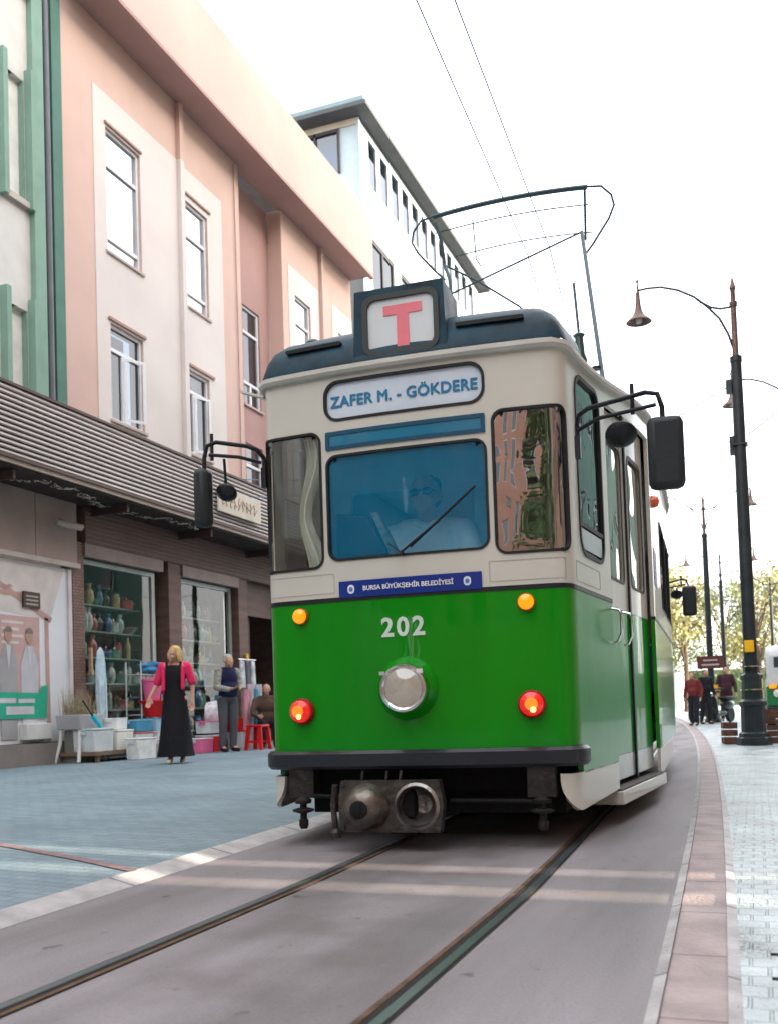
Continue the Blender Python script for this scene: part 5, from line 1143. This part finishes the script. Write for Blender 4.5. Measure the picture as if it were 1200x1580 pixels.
wire('lower span wire from the near lamp post crossing above the street', (-.19, 16.37, 4.70), (-10.3, 17.2, 5.2), .2, .007)
wire('stay wire from the near lamp post rising to the right', (.05, 16.37, 4.92), (1.25, 20.5, 6.9), .05, .012)
wire('thin span wire between the far lamp posts', (-1.2, 31.3, 5.2), (1.3, 30, 5.3), .1, .008)
wire('thin lower span wire between the far lamp posts', (-1.1, 41, 4.6), (1.8, 40, 4.6), .1, .010)
MB()
# ------------------------------------------------------------------ right side : van, crates, people
vn = empty('van', (1.10, 27.3, 0), -.0); tag(vn, 'white and green van parked behind the lamp post at the right edge', 'van')
vw = mat('van_white', (.6, .63, .62), .3, coat=.6); vg = mat('van_green', (.01, .16, .05), .3, coat=.8)
sec = [(-2.1, .45), (2.1, .45), (2.15, .95), (2.1, 1.25), (1.75, 1.85), (1.55, 1.98), (-1.9, 1.98), (-2.08, 1.8), (-2.15, 1.2)]
MB().prism([(-.85+.0, y, z) for y, z in sec if z >= .0], (1.7, 0, 0)).build('body', vw, vn, bevel=.08)
MB().b2(-.87, .87, -2.17, 2.17, .5, 1.02).build('green_band', vg, vn, bevel=.05); MB().b2(-.88, .88, -2.2, 2.2, .32, .5).build('bumper', blackp, vn, bevel=.03)
for s in (-1, 1):
    for ys_ in (-1.4, 1.35): MB().lathe([(.31, -.1), (.33, -.08), (.33, .08), (.30, .1), (.18, .1)], (s*.78, ys_, .33), (1, 0, 0), 24).build('wheel', rubber, vn)
MB().box((0, -2.10, 1.42), (1.35, .04, .55), rx=.12).build('windscreen', mat('van_glass', (.02, .025, .03), .05, coat=1), vn)
for ys_ in (-1.1, .1, 1.2): MB().b2(-.862, -.852, ys_-.45, ys_+.45, 1.2, 1.7).build('side_window', mat('van_glass', (.02, .025, .03), .05, coat=1), vn)
for s in (-1, 1): MB().lathe([(.10, 0), (.09, .03), (.03, .05)], (s*.62, -2.17, .82), (0, -1, 0), 16).build('headlight', mat('van_lamp', (.7, .7, .66), .15, coat=1), vn)
MB().box((-.72, -2.18, .98), (.16, .04, .08)).build('indicator', orange, vn)
for k, (x, y, z, d, lab) in enumerate(((.30, 16.9, 0, (.36, .3, .30), 'brown wooden crate on the ground right of the lamp post base'), (.24, 16.95, .31, (.3, .26, .24), 'brown wooden crate stacked on another beside the lamp post'), (-.44, 16.85, 0, (.2, .24, .36), 'brown wooden crate tucked left behind the lamp post base'), (.62, 16.8, 0, (.24, .24, .18), 'small low brown crate furthest right of the lamp post'))):
    r = empty('wooden_crate', (x, y, z+.006), .1*k); tag(r, lab, 'crate', 'brown crates around the near lamp post base'); wd = mat('crate_wood', (.13, .06, .042), .7, var=.3, vs=10)
    for j in range(3):
        zz = d[2]*(j+.5)/3
        for s in (-1, 1): MB().box((s*d[0]/2, 0, zz), (.02, d[1], d[2]/3*.82)).build('slat', wd, r); MB().box((0, s*d[1]/2, zz), (d[0]-.03, .02, d[2]/3*.82)).build('slat', wd, r)
    MB().box((0, 0, .012), (d[0]-.03, d[1]-.03, .02)).build('bottom', wd, r)
JS = dict(head=(0, -.05, 1.60), neck=(0, .0, 1.48), chest=(0, .0, 1.30), hip=(0, .02, .96), shL=(.19, 0, 1.42), elL=(.27, .02, 1.13), wrL=(.28, -.10, .90), shR=(-.19, 0, 1.42), elR=(-.27, .02, 1.13), wrR=(-.28, -.08, .90),
         hpL=(.10, .02, .93), knL=(.10, -.05, .5), anL=(.10, .0, .09), toL=(.11, -.15, .04), hpR=(-.10, .02, .93), knR=(-.11, .02, .5), anR=(-.12, .1, .09), toR=(-.13, -.04, .04))
def slong(dx=0): return caps(((.18, 0, 1.41), .075, (.27, .02, 1.13), .066), ((.27, .02, 1.13), .064, (.28, -.08, .93), .05), ((-.18, 0, 1.41), .075, (-.27, .02, 1.13), .066), ((-.27, .02, 1.13), .064, (-.28, -.06, .93), .05))
def clothes(top, leg, nm):
    tr_ = [('ell', (0, .02, .95), (.17, .125, .11))]+caps(((.1, .02, .9), .10, (.10, -.05, .5), .08), ((.1, -.05, .5), .078, (.1, 0, .10), .062), ((-.1, .02, .9), .10, (-.11, .02, .5), .08), ((-.11, .02, .5), .078, (-.12, .1, .10), .062))
    return [('jacket', vest+slong(), mat('jk_'+nm, top, .85, var=.2, bump=.3)), ('trousers', tr_, mat('tr_'+nm, leg, .85)), ('shoes', caps(((.1, .0, .05), .045, (.11, -.16, .035), .035), ((-.12, .1, .05), .045, (-.13, -.05, .035), .035)), mat('shoe_black', (.01, .01, .012), .4))]
person('person in a dark green coat standing behind the near lamp post', (-.07, 17.4, .004), R(100), JS, clothes((.035, .055, .05), (.03, .03, .035), 'g'), dh, face=(0, -1, 0), voxel=.02)
person('distant person in a red top beside the second lamp post', (-1.62, 28.0, .004), R(-20), JS, clothes((.18, .03, .03), (.02, .02, .03), 'r'), dh, face=(0, -1, 0), voxel=.02, scale=.86)
person('distant person in a dark jacket left of the second lamp post', (-1.36, 29.3, .004), R(40), JS, clothes((.015, .015, .02), (.02, .02, .025), 'b'), dh, face=(0, -1, 0), voxel=.02, scale=.92)
person('distant person in a maroon jacket between the second and third lamp posts', (-.88, 32.4, .004), R(10), JS, clothes((.07, .03, .04), (.05, .02, .03), 'm'), dh, face=(0, -1, 0), voxel=.02)
def scooter(label, x, y, rz):
    r = empty('motor_scooter', (x, y, 0), rz); tag(r, label, 'scooter', 'scooters parked around the second lamp post')
    for yy in (-.62, .6): MB().lathe([(.14, -.05), (.22, -.055), (.25, 0), (.22, .055), (.14, .05)], (0, yy, .25), (1, 0, 0), 20).build('wheel', rubber, r)
    organic('body', [('ell', (0, .45, .55), (.14, .42, .16)), ('cap', (0, .2, .3), .09, (0, -.3, .28), .09), ('cap', (0, -.35, .3), .10, (0, -.50, .95), .08)], mat('scooter_dark', (.02, .02, .025), .3, coat=.6), r, voxel=.02)
    MB().box((0, .42, .74), (.26, .7, .09)).build('saddle', rubber, r, bevel=.03); MB().tube([(-.3, -.38, 1.02), (0, -.5, 1.0), (.3, -.38, 1.02)], .02).tube([(0, -.5, 1), (0, -.62, .25)], .03).build('handlebar', blackp, r); MB().ell((0, -.60, .85), (.07, .05, .07)).build('headlamp', chrome, r)
scooter('dark scooter parked left of the second lamp post', -1.55, 30.6, .5); scooter('dark scooter parked right of the second lamp post', -1.0, 30.4, -.4)
# ------------------------------------------------------------------ trees
bark = mat('bark', (.10, .075, .055), .9, bump=.6, bs=20)
def tree(label, x, y, h, cr_, cz, leafc, n=3000, seed=1, group='autumn trees at the end of the street', lsz=.13):
    rnd = random.Random(seed); r = empty('tree', (x, y, 0)); tag(r, label, 'tree', group)
    b = MB(); b.tube([(0, 0, 0), (.05, .03, h*.3), (0, .06, h*.62)], .17, 10, .09); cl = []
    for k in range(13):
        a = rnd.uniform(0, 6.28); z0 = h*rnd.uniform(.25, .6); e = Vector((math.cos(a)*cr_*rnd.uniform(.45, .95), math.sin(a)*cr_*rnd.uniform(.45, .95), cz+rnd.uniform(-.75, .75)*(h-cz)))
        s_ = Vector((0, 0, z0)); mid = s_.lerp(e, .5)+Vector((0, 0, rnd.uniform(.1, .5))); b.tube([s_, mid, e], .06, 6, .015); cl.append(e)
        for j in range(3): e2 = e+Vector([rnd.uniform(-1, 1) for _ in range(3)])*cr_*.35; b.tube([mid.lerp(e, .5), e2], .02, 5, .006); cl.append(e2)
    cl.append(Vector((0, 0, h*.9))); b.build('trunk', bark, r)
    for nm, frac, m_ in (('crown', 1, leafc),):
        c = MB()
        for k in range(n):
            p0 = rnd.choice(cl); d = Vector([rnd.gauss(0, 1) for _ in range(3)]); p_ = p0+d*cr_*.17; s_ = lsz*rnd.uniform(.6, 1.3)
            u = Vector([rnd.gauss(0, 1) for _ in range(3)]).normalized(); v_ = u.cross(Vector([rnd.gauss(0, 1) for _ in range(3)])).normalized()
            c.add([p_-u*s_, p_-v_*s_*.5, p_+u*s_, p_+v_*s_*.5], [(0, 1, 2, 3)])
        o = c.build(nm, m_, r, smooth=0)
lf_y = mat('leaf_yellow', (.30, .29, .13), .7, var=.45, vs=1.6); lf_g = mat('leaf_green', (.17, .22, .10), .7, var=.5, vs=1.6); lf_o = mat('leaf_olive', (.22, .25, .12), .7, var=.5, vs=1.6)
tree('yellow leaved tree left of the second lamp post at the street end', -3.6, 56, 8.6, 1.9, 5.6, lf_y, seed=3)
tree('olive green tree between the far lamp posts', -1.7, 66, 8.8, 2.1, 5.4, lf_o, seed=5)
tree('yellow tree right of the third lamp post', .2, 58, 8.2, 2.1, 5.3, lf_y, seed=8)
tree('green tree behind the near lamp post at the street end', 1.9, 70, 9.0, 2.6, 5.4, lf_g, seed=12)
tree('yellow green tree at the right edge of the street end', 4.6, 64, 8.8, 2.6, 5.2, lf_o, seed=17)
tree('dark green tree low at the left of the street end', -5.3, 68, 8.0, 2.4, 4.6, lf_g, seed=23)
tree('street tree on the right pavement behind the camera', 3.6, -9, 8.5, 2.6, 5.6, lf_g, n=3000, seed=31, group='street trees behind the camera', lsz=.2)
tree('street tree on the left pavement behind the camera', -6.2, -11, 8.5, 2.6, 5.6, lf_o, n=3000, seed=37, group='street trees behind the camera', lsz=.2)
hd_ = MB().box((0, 92, 1.6), (60, 2, 3.2)).build('far_hedge', mat('hedge', (.08, .11, .05), .9, var=.6, vs=1.2, bump=1, bs=6)); tag(hd_, 'distant line of greenery closing the street end', 'hedge')
